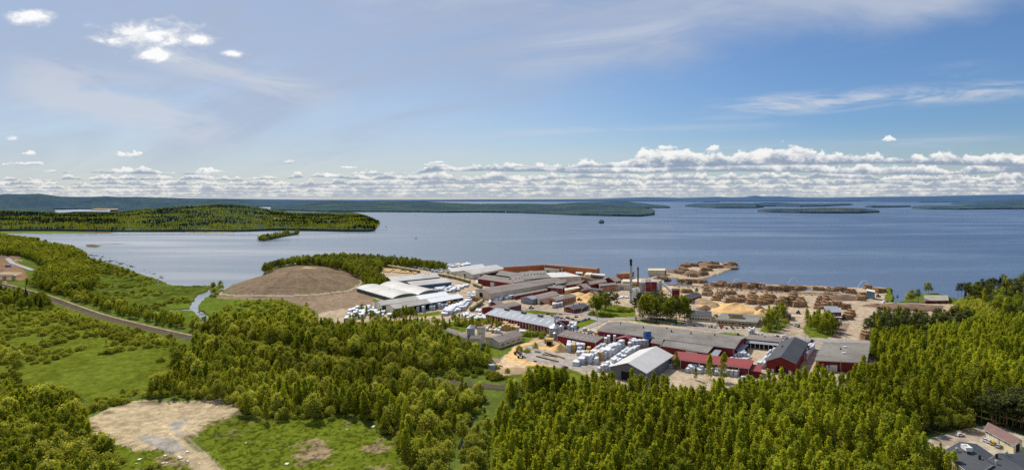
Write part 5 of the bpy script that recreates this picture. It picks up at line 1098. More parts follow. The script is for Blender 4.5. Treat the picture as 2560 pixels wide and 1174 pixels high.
# ---------------------------------------------------------------- poles, masts, sprays, railway, roads
def pole(f, p, h, label, name='street_lamp', arm=True, r0=.13):
    q = at(*zp(f, p)); r = empty(name, (q.x,q.y,hz(q.x,q.y)), label, name.replace('_', ' ')); b = MB(); b.cyl((0,0,0), r0*1.3, r0*.7, h, 8); b.build('pole', M['zinc'], r)
    if arm: b = MB(); b.tube((0,0,h-.1),(1.4,-.6,h+.1),.07); b.build('arm', M['zinc'], r); b = MB(); b.box((1.5,-.65,h), .9, .4, .18, -.4); b.build('lamp_head', M['trim'], r)
for k, (f, p) in enumerate([(2,(1102,805)),(2,(1190,740)),(2,(1350,745)),(2,(1530,775)),(2,(1705,775)),(2,(1778,815)),(2,(1588,858)),(2,(637,765)),(2,(212,715)),(2,(52,690)),(4,(1382,472)),(4,(1443,430)),(4,(1770,520)),(3,(1480,215)),(3,(1672,245)),(3,(1865,285)),(3,(1862,400))]):
    pole(f, p, 9, f'slim street lamp {["at the lawn corner by the car park","on the lawn beside the cream house","before the cream house end","before the yellow office middle","before the yellow office right part","at the right end of the car park","on the green strip below the car park","on the lawn before the pines","at the road bend left of the pines","beside the canteen road","behind the link building","left of the road junction birches","at the road junction","next to the canteen left corner","next to the canteen right corner","on the path end by the wedge lawn","at the main hall corner"][k]}')
for f, p, h, l in [(5,(775,235),32,'tall lighting mast at the log pier edge'),(5,(780,765),13,'tall thin mast behind the right hand grey roof'),(2,(890,205),22,'thin mast beside the cream chip store'),(2,(1010,200),30,'tallest thin mast at the root of the log peninsula'),(2,(333,235),16,'thin mast right of the orange factory'),(2,(527,880),9,'thin mast on the red canopy'),(2,(2110,415),16,'lamp mast by the water edge piles')]:
    pole(f, p, h, l, 'mast', False, .16)
q = at(-300, 700)
def spray(f, p0, top, p1, label):
    a = at(*zp(f, p0)); c = at(*zp(f, p1)); b = MB(); n = 22; prev = None; d = (c - a); hgt = top; pts = []
    for i in range(n + 1):
        t = i / n; pts.append(Vector((d.x*t, d.y*t, 1.5 + 4 * hgt * t * (1 - t) * (1.25 - .5 * t))))
    for i in range(n):
        w0, w1 = .12 + .9 * (i / n), .12 + .9 * ((i + 1) / n); b.tube(pts[i], pts[i+1], w0 * .6, w1 * .6, 8)
    r_ = b.build('water_jet', SPRAY, None, (a.x, a.y, GZ)); tag(r_, label, 'water jet')
def spray_mat():
    m = bpy.data.materials.new('spray'); m.use_nodes = True; m.node_tree.nodes.clear(); g = NT(m.node_tree); out = g.add('ShaderNodeOutputMaterial')
    d = g.add('ShaderNodeBsdfTranslucent'); d.inputs[0].default_value = (.85,.9,.95,1); d2 = g.add('ShaderNodeBsdfDiffuse'); d2.inputs[0].default_value = (.85,.9,.95,1); t = g.add('ShaderNodeBsdfTransparent'); a = g.add('ShaderNodeMixShader'); b = g.add('ShaderNodeMixShader')
    g.l.new(d.outputs[0], a.inputs[1]); g.l.new(d2.outputs[0], a.inputs[2]); geo = g.add('ShaderNodeNewGeometry')
    g.l.new(g.ss(g.noise(geo.outputs['Position'], .8, 3), .35, .7, .05, .42), b.inputs[0]); g.l.new(t.outputs[0], b.inputs[1]); g.l.new(a.outputs[0], b.inputs[2]); g.l.new(b.outputs[0], out.inputs[0]); return m
SPRAY = spray_mat()
spray(2, (1670,400), 11, (1540,395), 'sprinkler jet arcing over the logs, left of the middle'); spray(2, (2228,400), 12, (2100,395), 'sprinkler jet arcing over the logs, right of the middle')
spray(2, (1070,340), 15, (1150,345), 'steep sprinkler jet over the pool by the peninsula'); spray(5, (1025,265), 12, (880,270), 'sprinkler jet beside the green sorting station'); spray(2, (1920,410), 7, (1850,405), 'faint short sprinkler jet in the middle of the row')
# railway
pts = []
wr = [Vector((x, y, 0)) for x, y in RAILW]
for i in range(len(wr) - 1):
    p0 = wr[max(0, i-1)]; p1 = wr[i]; p2 = wr[i+1]; p3 = wr[min(len(wr)-1, i+2)]; n = max(3, int((p2-p1).length / 6))
    for k in range(n):
        t = k / n; pts.append(.5 * ((2*p1) + (p2-p0)*t + (2*p0-5*p1+4*p2-p3)*t*t + (-p0+3*p1-3*p2+p3)*t**3))
pts = [p for p in pts if p.y > 150 and p.y < 1400]
ZR = GZ + 1.2
def strip(offs, zs):     # cross profile offsets and heights swept along the line
    V = []; Q = []; k = len(offs)
    for i, p in enumerate(pts):
        d = (pts[min(i+1, len(pts)-1)] - pts[max(0, i-1)]).normalized(); nrm = Vector((d.y, -d.x, 0))
        if nrm.y > 0: nrm = -nrm
        for o, z in zip(offs, zs): V.append(tuple(p + nrm * o + Vector((0,0,z))))
    for i in range(len(pts) - 1):
        for j in range(k - 1): Q.append((i*k+j, i*k+j+1, (i+1)*k+j+1, (i+1)*k+j))
    return V, Q
def lineobj(name, offs, zs, m, parent=None):
    V, Q = strip(offs, zs); me = np_mesh(name, V, Q, None, [m]); o = bpy.data.objects.new(name, me); C.objects.link(o)
    if parent: o.parent = parent
    return o
rt = lineobj('railway_track', [-3.9, -2.9, -2.7, 2.7, 2.9, 3.9], [GZ-.4, ZR-.05, ZR, ZR, ZR-.05, GZ-.4], M['ballast']); tag(rt, kind='structure')
for o_ in (-2.2,-.8,.8,2.2): lineobj('rail', [o_-.07, o_-.07, o_+.07, o_+.07], [ZR+.1, ZR+.3, ZR+.3, ZR+.1], M['rail'], rt)
b = MB()
for i in range(0, len(pts)-1):
    d = (pts[i+1]-pts[i]); L = d.length; u = d.normalized(); rz = math.atan2(u.y, u.x)
    for k in range(max(1, int(L / 1.2))):
        p = pts[i] + u * (k * 1.2); nrm = Vector((u.y, -u.x, 0))
        for s in (-1.5, 1.5): b.box(p + nrm * s + Vector((0,0,ZR+.02)), .26, 2.6, .1, rz)
b.build('sleepers', M['sleeper'], rt)['kind'] = 'stuff'
V, Q = strip([-8.6, -5.6], [GZ+.35, GZ+.35]); Q = [q for q in Q if to_px(V[q[0]][0], V[q[0]][1])[0] < 480]; me = np_mesh('track_path', V, Q, None, [mat('dry_path', (.27,.20,.09), .95, .45, .12)]); o = bpy.data.objects.new('track_path', me); C.objects.link(o); tag(o, kind='structure')
def road(name, f, pp, w, m, z=.12):
    w3 = polyline3(f, pp); P3 = []
    for i in range(len(w3)-1):
        p0 = w3[max(0,i-1)]; p1 = w3[i]; p2 = w3[i+1]; p3 = w3[min(len(w3)-1,i+2)]
        for k in range(8):
            t = k/8; P3.append(.5*((2*p1)+(p2-p0)*t+(2*p0-5*p1+4*p2-p3)*t*t+(-p0+3*p1-3*p2+p3)*t**3))
    P3.append(w3[-1]); V = []; Q = []
    for i, p in enumerate(P3):
        d = (P3[min(i+1,len(P3)-1)] - P3[max(0,i-1)]).normalized(); n = Vector((d.y,-d.x,0))
        for s in (-1, -.5, 0, .5, 1): q = p + n*s*w/2; V.append((q.x, q.y, hz(q.x,q.y) + z + .06*(1-abs(s))))
    for i in range(len(P3)-1):
        for j in range(4): Q.append((i*5+j, (i+1)*5+j, (i+1)*5+j+1, i*5+j+1))
    me = np_mesh(name, V, Q, None, [m], smooth=True); o = bpy.data.objects.new(name, me); C.objects.link(o); tag(o, kind='structure')
road('road', 2, [(60,560),(120,600),(118,650),(230,700),(440,708),(700,712),(1100,775),(1500,830),(1900,868),(2250,900),(2560,930),(2950,940)], 8, M['asphalt'])
road('road', 2, [(300,705),(180,765),(20,825),(-120,870),(-330,905)], 7.5, M['asphalt'], .2)
road('road', 3, [(945,130),(1200,170),(1500,205),(1720,225),(1780,260),(1960,300)], 7, M['asphalt'], .28)
road('road', 3, [(1080,445),(1180,475),(1300,490)], 5.5, M['asphalt'])
road('path', 2, [(440,705),(620,692),(900,705),(1100,745)], 3.5, mat('gravel_path', (.40,.35,.28), .95, .2, .2), .3)
road('road', 8, [(-120,240),(0,345),(150,480),(260,520),(460,590)], 8, mat('pale_road', (.33,.32,.30), .95, .12, .1), .5)
# bridge at the left edge
q0 = at(*zp(8, (-150,725))); r = empty('bridge', q0, 'concrete road bridge at the left edge over the railway', 'bridge')
a = Vector((0,0,6)); q1 = at(*zp(8, (235,725))) - q0; b = MB(); b.box((q1.x/2, q1.y/2, 6), q1.length, 9, 1.3, math.atan2(q1.y,q1.x)); b.build('deck', M['concrete'], r)
for t in (.2,.55,.88): b = MB(); b.box((q1.x*t, q1.y*t, 0), 1.2, 6, 5.99); b.build('pier', M['concrete'], r)
b = MB(); b.box((q1.x/2, q1.y/2-4.3, 7.35), q1.length, .1, 1.0, math.atan2(q1.y,q1.x)); b.build('railing', M['zinc'], r)
# far shore houses, jetties, boats
HL = []
def cottage(px, py, w, wallm, roofm, label, h=3.2, z=GZ, name='cottage'):
    q = at(px, py, z); r = empty(name, (q.x,q.y,z), label, 'house'); b = MB(); b.box((0,0,0), w, w*.6, h); b.build('wall', M[wallm], r)
    b = MB(); e = w*.55; f_ = w*.36; b.faces([(-e,-f_,h+.02),(e,-f_,h+.02),(e,f_,h+.02),(-e,f_,h+.02),(-e,0,h+w*.22),(e,0,h+w*.22)], [(0,1,5,4),(3,4,5,2),(0,4,3),(1,2,5),(0,3,2,1)]); b.build('roof', M[roofm], r)
    b = MB(); b.box((0,-w*.3-.03,1), w*.5, .06, 1.1); b.build('window', M['glass'], r)
for k, (px, py, w) in enumerate([(322,578,16),(198,541,9),(186,539,9),(312,541,11),(346,548,8),(452,544,12),(474,544,8),(483,552,10),(538,552,10),(665,548,13),(690,548,13),(712,547,12),(655,545,9),(708,560,8),(835,573,12),(602,536,8),(380,533,8),(250,536,8),(555,551,7),(125,504,20),(420,537,8)]):
    cottage(px, py, w, ['pale','trim','cream','red'][k % 4], ['steel','trim','feltbrown'][k % 3], f'small {["pale","white","cream","red"][k % 4]} house on the wooded far shore, {place(k, 21) if k < 12 else ["above the point tip","below the ridge","in the meadow gap","near the inlet","left of the ridge","on the slope","by the inland lake","on the far hill side","in the middle wood"][k-12]}', 4, GZ + (9 if py < 560 else 0))
def boat(px, py, s, label, sail=False, ang=0):
    q = at(px, py, 0.0); r = empty('sailing_boat' if sail else 'motor_boat', (q.x,q.y,.05), label, 'boat', None if sail else 'boats at the far shore jetties'); r.rotation_euler = (0,0,ang)
    b = MB(); b.faces([(-3*s,-.9*s,.7*s),(1.5*s,-.9*s,.7*s),(3.4*s,0,.9*s),(1.5*s,.9*s,.7*s),(-3*s,.9*s,.7*s),(-2.8*s,-.5*s,-.1),(1.2*s,-.5*s,-.1),(2.6*s,0,-.1),(1.2*s,.5*s,-.1),(-2.8*s,.5*s,-.1)], [(0,1,2,3,4),(0,5,6,1),(1,6,7,2),(2,7,8,3),(3,8,9,4),(4,9,5,0)]); b.build('hull', M['trim'], r)
    if sail: b = MB(); b.poly([(-2.4*s,0,1.6*s),(.3*s,.15,1.6*s),(.3*s,0,10*s)]); b.poly([(.4*s,0,1.3*s),(3.2*s,.1,1.1*s),(.4*s,0,8.5*s)]); b.build('sail', M['brightroof'], r); b = MB(); b.tube((.35*s,0,.5*s),(.35*s,0,10.3*s),.09*s); b.build('mast', M['zinc'], r)
    else: b = MB(); b.box((0,0,.8*s), 1.8*s, 1.2*s, .8*s); b.build('cabin', M['glass'], r)
boat(1264, 532, 2.4, 'white sailing boat close under the far peninsula shore', True, .3)
for k, (px, py) in enumerate([(460,581),(484,581.5),(490,582),(510,581),(516,581.5),(324,581),(1040,596)]): boat(px, py, 1.5, f'small white boat at the far shore jetties, {place(k, 7)}', ang=k)
for k, (px, py, L) in enumerate([(470,580.5,30),(500,580.5,34),(330,579.5,18)]):
    q = at(px, py, 0); b = MB(); b.box((0,0,.2), L, 2.4, .5, .5 * k)
    for s in (-.4,-.1,.2,.45): b.tube((L*s,0,-1),(L*s,0,.9),.2)
    o = b.build('jetty', M['pale'], None, (q.x,q.y,0)); tag(o, f'pale wooden jetty on the far shore, {place(k,3)}', 'jetty')
b = MB(); a = at(942,574,0); c = at(968,574,0); b.hexa([a+Vector((0,-3,-1)), c+Vector((0,-3,-1)), c+Vector((0,3,-1)), a+Vector((0,3,-1))], [a+Vector((0,-2,.8)), c+Vector((0,-2,.8)), c+Vector((0,2,.8)), a+Vector((0,2,.8))]); tag(b.build('breakwater', M['rock']), 'low stone breakwater off the tip of the wooded point', 'breakwater')
for k, (px, py) in enumerate([(258,642),(275,652),(290,656),(303,668),(317,672),(485,640)][:5]):
    q = at(px, py, 0); b = MB(); b.cyl((0,0,-1), .22, .15, 8, 6); b.tube((-.7,0,6.4),(.7,0,6.4),.1); o = b.build('channel_marker', M['black'], None, (q.x,q.y,0)); tag(o, f'thin dark marker pole in the reeds, {place(k,5)}', 'pole')
# rock outcrop by the corner lot, boulders and litter stones on the clearing edge
heap(7, (720,570), 6, 1.6, 1.6, 'rock', 'grey bare rock outcrop under the trees above the corner lot', 'rock', seed=71, name='rock_outcrop')
for k in range(16):
    px, py = random.choice([(440+random.random()*60, 1125+random.random()*40), (560+random.random()*400, 1060+random.random()*100), (260+random.random()*200, 1130+random.random()*30)])
    q = at(px, py); b = MB(); s = .35 + random.random()*.6; vs = [(s*random.uniform(.6,1.2)*x, s*random.uniform(.6,1.2)*y, s*random.uniform(.5,.9)*z) for x in (-1,1) for y in (-1,1) for z in (-.4,1)]
    b.faces(vs, [(0,1,3,2),(4,6,7,5),(0,4,5,1),(2,3,7,6),(1,5,7,3),(0,2,6,4)]); o = b.build('boulder', M['pale'], None, (q.x,q.y,hz(q.x,q.y))); tag(o, 'small pale stone lying in the weedy field by the sand clearing', 'stone', 'pale stones in the weedy field')
q = at(2, 600); r = empty('power_pole', (q.x,q.y,GZ), 'dark power pole at the left edge near the shore wood', 'power pole'); b = MB(); b.cyl((0,0,0),.5,.35,42,8); b.build('pole', M['black'], r); b = MB(); b.tube((-4,0,38),(4,0,38),.25); b.build('crossarm', M['black'], r)
# ================================================================ far peninsula across the bay
hill('wooded_point', [-500,0,140,280,310,350,400,450,500,540,580,620,660,700,760,820,860,900,920,938], [582,578,578,580,580,580,580,580,580,580,580,579,577,576,577,578,579,579,579,577],
     [522,524,529,529,526,521,517,513,510,507.5,508.5,513,520,527,533,540,545,553,557,566], kind='structure', back=2.3, rise=.9, step=1.6, rows=110, tree=9, pw=1.5, lump=.12, color=(.075,.105,.022), dark=(.04,.06,.018))
PEN = HG[[k for k in HG if k.startswith('wooded_point')][0]]
isl([648,660,690,720,745], [601,602,596,590,586], [595,590,585,581,581], '', tree=5, back=1.03, color=(.1,.12,.03))
ISL = HG[list(HG)[-1]]
def flat(name, poly, col, z=.5, step=(3,.5), jit=.5, mt='ground_cover'):
    xs = np.arange(min(p[0] for p in poly), max(p[0] for p in poly), step[0]); ys = np.arange(min(p[1] for p in poly), max(p[1] for p in poly), step[1]); PX, PY = np.meshgrid(xs, ys)
    D = F * (H - z) / (PY - YH); X = (PX - CX) / F * D; w = fbm(X, D, 60, 3, 3) - .5
    m = inpoly(PX + w * 12, PY + w * 2 * jit, poly); ny, nx = PX.shape; idx = np.arange(ny*nx).reshape(ny, nx)
    k = m[:-1,:-1] & m[1:,1:]; Q = np.stack([idx[:-1,:-1], idx[:-1,1:], idx[1:,1:], idx[1:,:-1]], -1)[k]
    if not len(Q): return
    n = fbm(X, D, 30, 4, 8)[..., None]; c = np.array(col) * (.7 + .6 * n); V = np.stack([X, D, np.full(X.shape, z)], -1).reshape(-1,3)[:, :]
    u, inv = np.unique(Q, return_inverse=True); me = np_mesh(name, V[u], inv.reshape(-1,4)[:, ::-1], c.reshape(-1,3)[u], [MATS.get(mt) or bpy.data.materials[mt]]); o = bpy.data.objects.new(name, me); C.objects.link(o); tag(o, kind='structure')
flat('shore_meadow', [(-500,572),(0,573),(120,575),(250,577),(300,579.5),(270,582.5),(120,583.5),(30,583),(-500,590)], (.16,.19,.04))
flat('reed_bank', [(205,578.5),(290,579.5),(268,582.5),(215,583)], (.20,.15,.09), .7, (2,.4))
flat('beach', [(460,579),(600,577.5),(612,579),(560,582),(470,582)], (.42,.36,.24), .7, (2,.4))
flat('reed_bank', [(214,612),(232,610),(256,615),(240,619),(218,617)], (.16,.12,.085), .12, (1,.3))
flat('reed_bank', [(232,611),(300,609),(350,612),(300,610.5),(240,613)], (.2,.2,.16), .1, (1,.3))
flat('inland_lake', [(136,530.5),(150,524.5),(200,523),(272,524),(262,527),(200,528.5),(150,532)], (.5,.55,.6), 26, (1.5,.3), .2, 'lake_water')
flat('sand_pit', [(226,523.5),(240,520.5),(298,521),(296,523.8),(240,524.2)], (.36,.25,.14), 30, (1.5,.3), .2)
# ================================================================ vegetation placement
B, Wl, A_, Pn, Sp, Bu = 'birch_tree', 'willow_tree', 'alder_tree', 'pine_tree', 'spruce_tree', 'bush'
scatter([(1238,1400),(1232,1190),(1232,1120),(1262,1088),(1310,1062),(1345,1045),(1400,1030),(1450,1024),(1480,1024),(1530,1010),(1590,1004),(1660,1006),(1760,1014),(1850,1012),(1950,1000),(2010,985),(2060,974),(2075,980),(2088,1005),(2102,1012),(2130,990),(2180,955),(2230,928),(2420,922),(2900,916),(2900,1000),(2560,1030),(2420,1045),(2250,1078),(2228,1100),(2285,1120),(2320,1200),(2345,1400)],
        [(B,40),(A_,1.2)], 5.3, (12,21), 'in the dense right foreground wood', seed=1, widthf=.9)
scatter([(2180,906),(2178,872),(2230,856),(2310,862),(2318,890),(2300,906)], [(B,1)], 5, (13,17), 'in the clump behind the grey roofed hall', seed=2, widthf=.9)
scatter([(2320,906),(2325,862),(2400,847),(2480,835),(2900,828),(2900,906)], [(B,1)], 5.2, (14,18), 'in the birch belt on the right hillside', seed=3, widthf=.9)
scatter([(2166,840),(2180,808),(2250,806),(2300,818),(2430,812),(2440,832),(2300,836),(2230,845)], [(Pn,3),(B,1)], 6.5, (12,17), 'in the pine belt by the sand road end', seed=4)
scatter([(2392,757),(2410,750),(2440,742),(2480,737),(2900,725),(2900,820),(2540,820),(2490,785),(2450,757)], [(Pn,5),(A_,1),(Sp,1),(B,2)], 8.2, (12,20), 'on the wooded hill at the right edge', seed=5)
scatter([(2380,775),(2405,760),(2440,752),(2490,785),(2520,815),(2440,822),(2400,800)], [(Bu,2),(Wl,2)], 5, (4,7.5), 'on the green slope below the hill pines', seed=6)
scatter([(1240,1010),(1265,990),(1330,988),(1400,992),(1440,996),(1390,1002),(1300,1016)], [(B,3),(Wl,1)], 6, (10,16), 'along the railway at the front wood corner', seed=7)
scatter([(1316,1008),(1335,992),(1412,996),(1420,1012),(1330,1018)], [(B,1)], 4.2, (18,22), 'in the tall clump hiding the railway', seed=8, avoid_rail=4)
scatter([(1476,1000),(1500,994),(1542,996),(1546,1006),(1480,1010)], [(B,1)], 4.2, (16,18.5), 'in the round clump left of the tent hall', seed=9)
scatter([(1640,995),(1660,990),(1700,995),(1700,1002),(1640,1002)], [(B,1)], 5.5, (10,13), 'before the tent hall right corner', seed=10)
# centre wood
cw = [(380,985),(396,960),(440,900),(500,866),(560,866),(640,886),(760,912),(900,936),(1000,950),(1070,962),(1150,985),(1215,992),(1200,1020),(1185,1045),(1165,1062),(1140,1090),(1125,1140),(1118,1400),(1010,1400),(1004,1180),(1000,1112),(950,1080),(925,1050),(850,1045),(760,1052),(640,1055),(600,1045),(590,1018),(540,1003),(440,1000),(370,1000)]
scatter(cw, [(Bu,6),(Wl,3)], 5.2, (4.5,8.5), 'in the low growth between railway and weedy field', seed=61, avoid_rail=6.5, dens=.9)
scatter(cw, [(B,6),(Wl,3),(A_,.7)], 10.0, (8,14.5), 'in the mixed wood between railway and weedy field', seed=11, avoid_rail=7.5)
scatter([(600,1060),(640,1035),(760,1032),(860,1035),(920,1060),(1000,1100),(1010,1180),(1050,1100),(960,1020),(700,1010)], [(B,1)], 7, (13,17), 'along the wood edge above the weedy field', seed=12, dens=.8)
scatter([(395,985),(440,930),(470,900),(560,900),(560,960),(440,985)], [(B,1)], 4.5, (7,10), 'in the young birch thicket by the meadow', seed=13)
# north of the railway
nw = [(492,832),(520,815),(600,812),(700,800),(780,802),(800,818),(880,822),(960,822),(1010,832),(1060,850),(1110,868),(1150,882),(1200,893),(1225,905),(1215,925),(1150,932),(1090,940),(1000,930),(930,917),(840,900),(760,885),(660,866),(560,848)]
scatter(nw, [(Bu,3),(Wl,3)], 6.0, (4.5,8), 'in the low growth north of the railway', seed=62, avoid_rail=8, dens=.8)
scatter(nw, [(B,4),(Wl,2),(A_,2)], 8.4, (9,15), 'in the belt between railway and sheds', seed=14, dens=.9, avoid_rail=9.5)
scatter([(940,930),(1100,950),(1300,960),(1310,945),(1230,930),(1080,925),(960,912)], [(Bu,5),(Wl,1)], 6.5, (4,7), 'on the verge north of the railway', seed=15, dens=.75)
scatter([(1215,925),(1240,905),(1290,880),(1360,850),(1380,862),(1290,900),(1250,925)], [(Bu,3),(Wl,1)], 6, (4,7), 'on the green verge of the gravel yard', seed=16, dens=.22)
scatter([(1130,884),(1160,878),(1230,888),(1240,896),(1180,898)], [(Wl,1),(B,1)], 6, (5,8), 'in front of the old concrete mill', seed=17)
scatter([(1215,800),(1300,825),(1400,845),(1352,850),(1250,822)], [(Bu,3),(B,1)], 6, (5,8), 'along the pilaster wall of the long metal roof', seed=18, dens=.6)
scatter([(930,812),(1040,806),(1110,812),(1160,806),(1215,815),(1210,828),(1150,820),(1110,824),(1095,850),(1040,852),(930,826)], [(Bu,2),(Wl,2),(B,3)], 6.5, (5,10.5), 'in the scrub between white stacks and old mill', seed=50, dens=.9)
scatter([(490,852),(520,860),(620,884),(760,912),(900,934),(1000,947),(1075,957),(1075,968),(1000,962),(900,950),(760,928),(620,902),(520,876),(480,866)], [(B,3),(Wl,3),(A_,1)], 5.0, (8,12.5), 'in the tree row on the near side of the railway', seed=63, avoid_rail=4.6)
scatter([(560,842),(640,862),(760,888),(900,912),(1000,928),(1000,940),(900,926),(760,902),(640,880),(560,862)], [(Bu,2),(Wl,1)], 5.0, (5,8), 'in the scrub on the far side of the railway', seed=64, avoid_rail=4.6)
scatter([(90,756),(180,786),(250,812),(340,836),(430,858),(480,872),(430,880),(330,862),(240,835),(160,806),(80,775)], [(Bu,4),(Wl,2),(B,1)], 6.5, (4,7.5), 'on the meadow side of the railway bend', seed=65, dens=.7, avoid_rail=6)
# left foreground
lf = [(-120,1400),(-120,985),(0,1002),(60,1014),(150,1014),(200,1035),(196,1075),(232,1110),(262,1140),(275,1180),(300,1400)]
scatter(lf, [(B,3),(Wl,1),(A_,1)], 5.2, (10,15.5), 'in the left foreground wood', seed=19)
scatter([(195,1040),(215,1025),(262,1008),(360,990),(355,1000),(300,1012),(240,1035)], [(Bu,3),(Wl,1)], 5, (3,6), 'along the upper rim of the sand clearing', seed=20)
scatter([(240,1400),(235,1120),(300,1130),(380,1145),(420,1180),(300,1400)], [(Bu,1)], 7, (2,3), 'in the weeds under the sand clearing', seed=21, dens=.25)
# meadow bushes
scatter([(-100,830),(0,790),(120,775),(200,800),(300,820),(470,850),(470,885),(330,880),(220,890),(100,915),(-100,960)], [(Bu,6),(Wl,1)], 7.0, (3,6), 'scattered on the left meadow', seed=22, dens=.85, clump=18)
scatter([(-100,790),(0,765),(100,765),(180,790),(120,810),(-60,850)], [(Bu,3),(B,1),(Wl,1)], 9, (6,10), 'at the upper left of the meadow', seed=23, dens=.6, clump=30)
scatter([(100,990),(250,1000),(370,975),(400,940),(430,915),(395,985),(300,1008),(150,1010)], [(Bu,2),(Wl,1)], 6.5, (4,7), 'on the lower meadow rim', seed=24, dens=.7)
scatter([(-100,960),(-100,850),(0,850),(40,900),(60,960),(20,1000)], [(Bu,2),(Wl,2),(B,1)], 8, (6,10), 'at the left edge of the meadow', seed=25, dens=.6)
# marsh and railway hedge
scatter([(235,700),(300,690),(420,735),(520,760),(500,785),(380,775),(300,760),(230,735)], [(Bu,6),(Wl,1)], 9, (3,5), 'scattered on the reed marsh', seed=26, dens=.7, clump=35)
scatter([(260,665),(330,685),(400,705),(380,715),(300,695),(240,675)], [(Bu,1)], 11, (3,5), 'on the marsh near the water', seed=27, dens=.5)
scatter([(60,712),(120,728),(200,758),(300,790),(400,815),(480,828),(540,842),(500,820),(440,800),(340,780),(230,745),(150,715)], [(B,3),(A_,2),(Wl,1)], 6.5, (7,12), 'in the hedge row along the railway', seed=28, dens=.9, avoid_rail=15)
scatter([(-150,620),(0,610),(60,606),(110,618),(180,628),(210,642),(225,665),(245,690),(240,715),(205,740),(160,735),(110,722),(80,700),(120,680),(90,655),(50,645),(0,640),(-150,650)], [(A_,5),(Wl,1),(B,3),(Pn,.5)], 7.5, (11,16), 'in the shore wood at the left', seed=29)
scatter([(210,650),(250,655),(300,672),(350,690),(330,700),(250,690)], [(A_,1),(Bu,2)], 10, (6,9), 'thinning out along the marsh shore', seed=30, dens=.6)
scatter([(110,612),(120,618),(180,628),(188,636),(150,632)], [(Sp,1),(A_,2)], 6, (13,16), 'on the dark spit by the bay', seed=31)
scatter([(-100,600),(0,592),(60,600),(95,604),(90,612),(0,612),(-100,620)], [(A_,1),(B,1)], 8, (11,14), 'in the farthest left shore wood', seed=32)
scatter([(-80,745),(0,728),(50,740),(110,755),(130,775),(60,775),(0,765)], [(B,1),(A_,2),(Sp,1)], 8, (9,14), 'below the bridge at the left edge', seed=33, dens=.8)
# around the mound
jt = [(662,700),(664,680),(700,664),(760,656),(860,648),(960,654),(1040,664),(1120,676),(1100,680),(1030,672),(955,668),(950,690),(938,704),(905,706),(880,694),(820,674),(770,666),(700,672)]
scatter(jt, [(A_,4),(Pn,3),(B,.6)], 8, (12,16), 'in the dark wood behind the landfill mound', seed=34)
scatter([(905,712),(945,698),(975,705),(960,720),(920,726)], [(B,1)], 7, (11,14), 'in the light green clump right of the mound', seed=35)
scatter([(560,760),(620,752),(700,755),(770,768),(775,790),(700,800),(600,808),(530,800),(560,780)], [(Bu,4),(Wl,2)], 8, (4,8), 'in the willow scrub below the mound', seed=36, dens=.75)
scatter([(520,725),(545,715),(560,720),(548,740),(530,752)], [(A_,1),(Bu,1)], 8, (8,11), 'at the creek mouth', seed=37)
scatter([(500,820),(560,806),(640,806),(720,798),(760,800),(700,812),(540,832)], [(B,3),(A_,1)], 6.5, (8,13), 'in the row south of the creek meadow', seed=38)
scatter([(1140,1400),(1150,1110),(1170,1075),(1210,1040),(1232,1060),(1225,1140),(1230,1400)], [(Bu,3),(Wl,2),(B,1.2)], 6.5, (4,11), 'beside the narrow ditch', seed=39, dens=.8)
# single trees (detail views)
for f, p, h, k, l in [(8,(330,1090),11,B,'standing alone at the meadow top left'),(0,(34,930),16,Wl,'with rusty tone at the left meadow edge'),(0,(250,885),3.2,Bu,'dark and round in the middle of the meadow'),(0,(400,903),4.2,Bu,'single round one at the meadow right end'),(0,(163,890),3.5,Bu,'wide one left of the meadow middle'),(0,(290,1012),5,Bu,'big one at the left tip of the sand clearing'),
    (5,(195,475),17,Pn,'lone tall one among the log piles'),(5,(985,755),19,Pn,'tall one at the sand road end'),(5,(1295,375),8,Pn,'small dark one on the shore'),(5,(1440,380),14,A_,'left of the boat house'),(5,(1500,385),15,Pn,'next to the boat house'),(5,(1600,305),14,A_,'behind the boat house'),(5,(1400,382),11,Wl,'on the shore left of the boat house'),
    (5,(1900,355),18,Pn,'at the left end of the hill shore'),(5,(1930,358),19,Pn,'second on the hill shore'),(5,(1965,358),19,Pn,'third on the hill shore'),(5,(2000,355),18,Pn,'fourth on the hill shore'),
    (0,(965,572),12,Pn,'alone on the low rocks off the wooded point'),(2,(1205,455),8,A_,'bushy one above the charcoal roofed shed'),(2,(1400,690),4,Bu,'between the two offices'),
    (1,(740,390),5,B,'small one before the blue walled hall'),(1,(820,405),7,B,'first in the row before the blue walled hall'),(1,(860,408),8,B,'second in the row before the blue walled hall'),(1,(900,400),7,B,'third in the row before the blue walled hall'),(1,(962,385),6,B,'last before the blue walled hall'),
    (4,(640,985),17,B,'slim one before the bright red shed, left of two'),(4,(805,1010),19,B,'slim one before the bright red shed, right of two'),(4,(240,860),12,B,'at the left end of the bright red shed'),(4,(470,990),9,B,'short one before the lumber row')]:
    tree(k, f, p, h, 'single ' + l)
for i, (u, v, h) in enumerate([(180,615,8),(225,640,10),(265,700,11),(120,715,10),(60,720,10),(180,730,9),(290,690,9),(365,690,11),(500,700,12),(545,705,11),(590,690,14),(620,690,14),(660,690,13),(695,690,12),(720,680,9),(1100,735,10),(1150,735,10),(1180,715,8),(1440,760,8),(1480,770,8),(1520,775,8),(1560,780,7)]):
    tree(B if i % 3 else A_, 1, (u, v + 20), h, 'young one among the white stacks and sheds')
def clump(f, lst, where, kinds, h):
    rs = random.Random(len(lst) + int(h[0])); 
    for p in lst: tree(kinds[rs.randrange(len(kinds))], f, p, rs.uniform(*h), where)
clump(2, [(180,660),(215,640),(250,660),(290,640),(330,650),(300,610),(260,600),(350,610),(230,600)], 'in the small pine clump left of the park', [Pn,Pn,A_], (17,21))
clump(2, [(385,590),(410,580)], 'thin pair by the red loader', [Pn], (15,17))
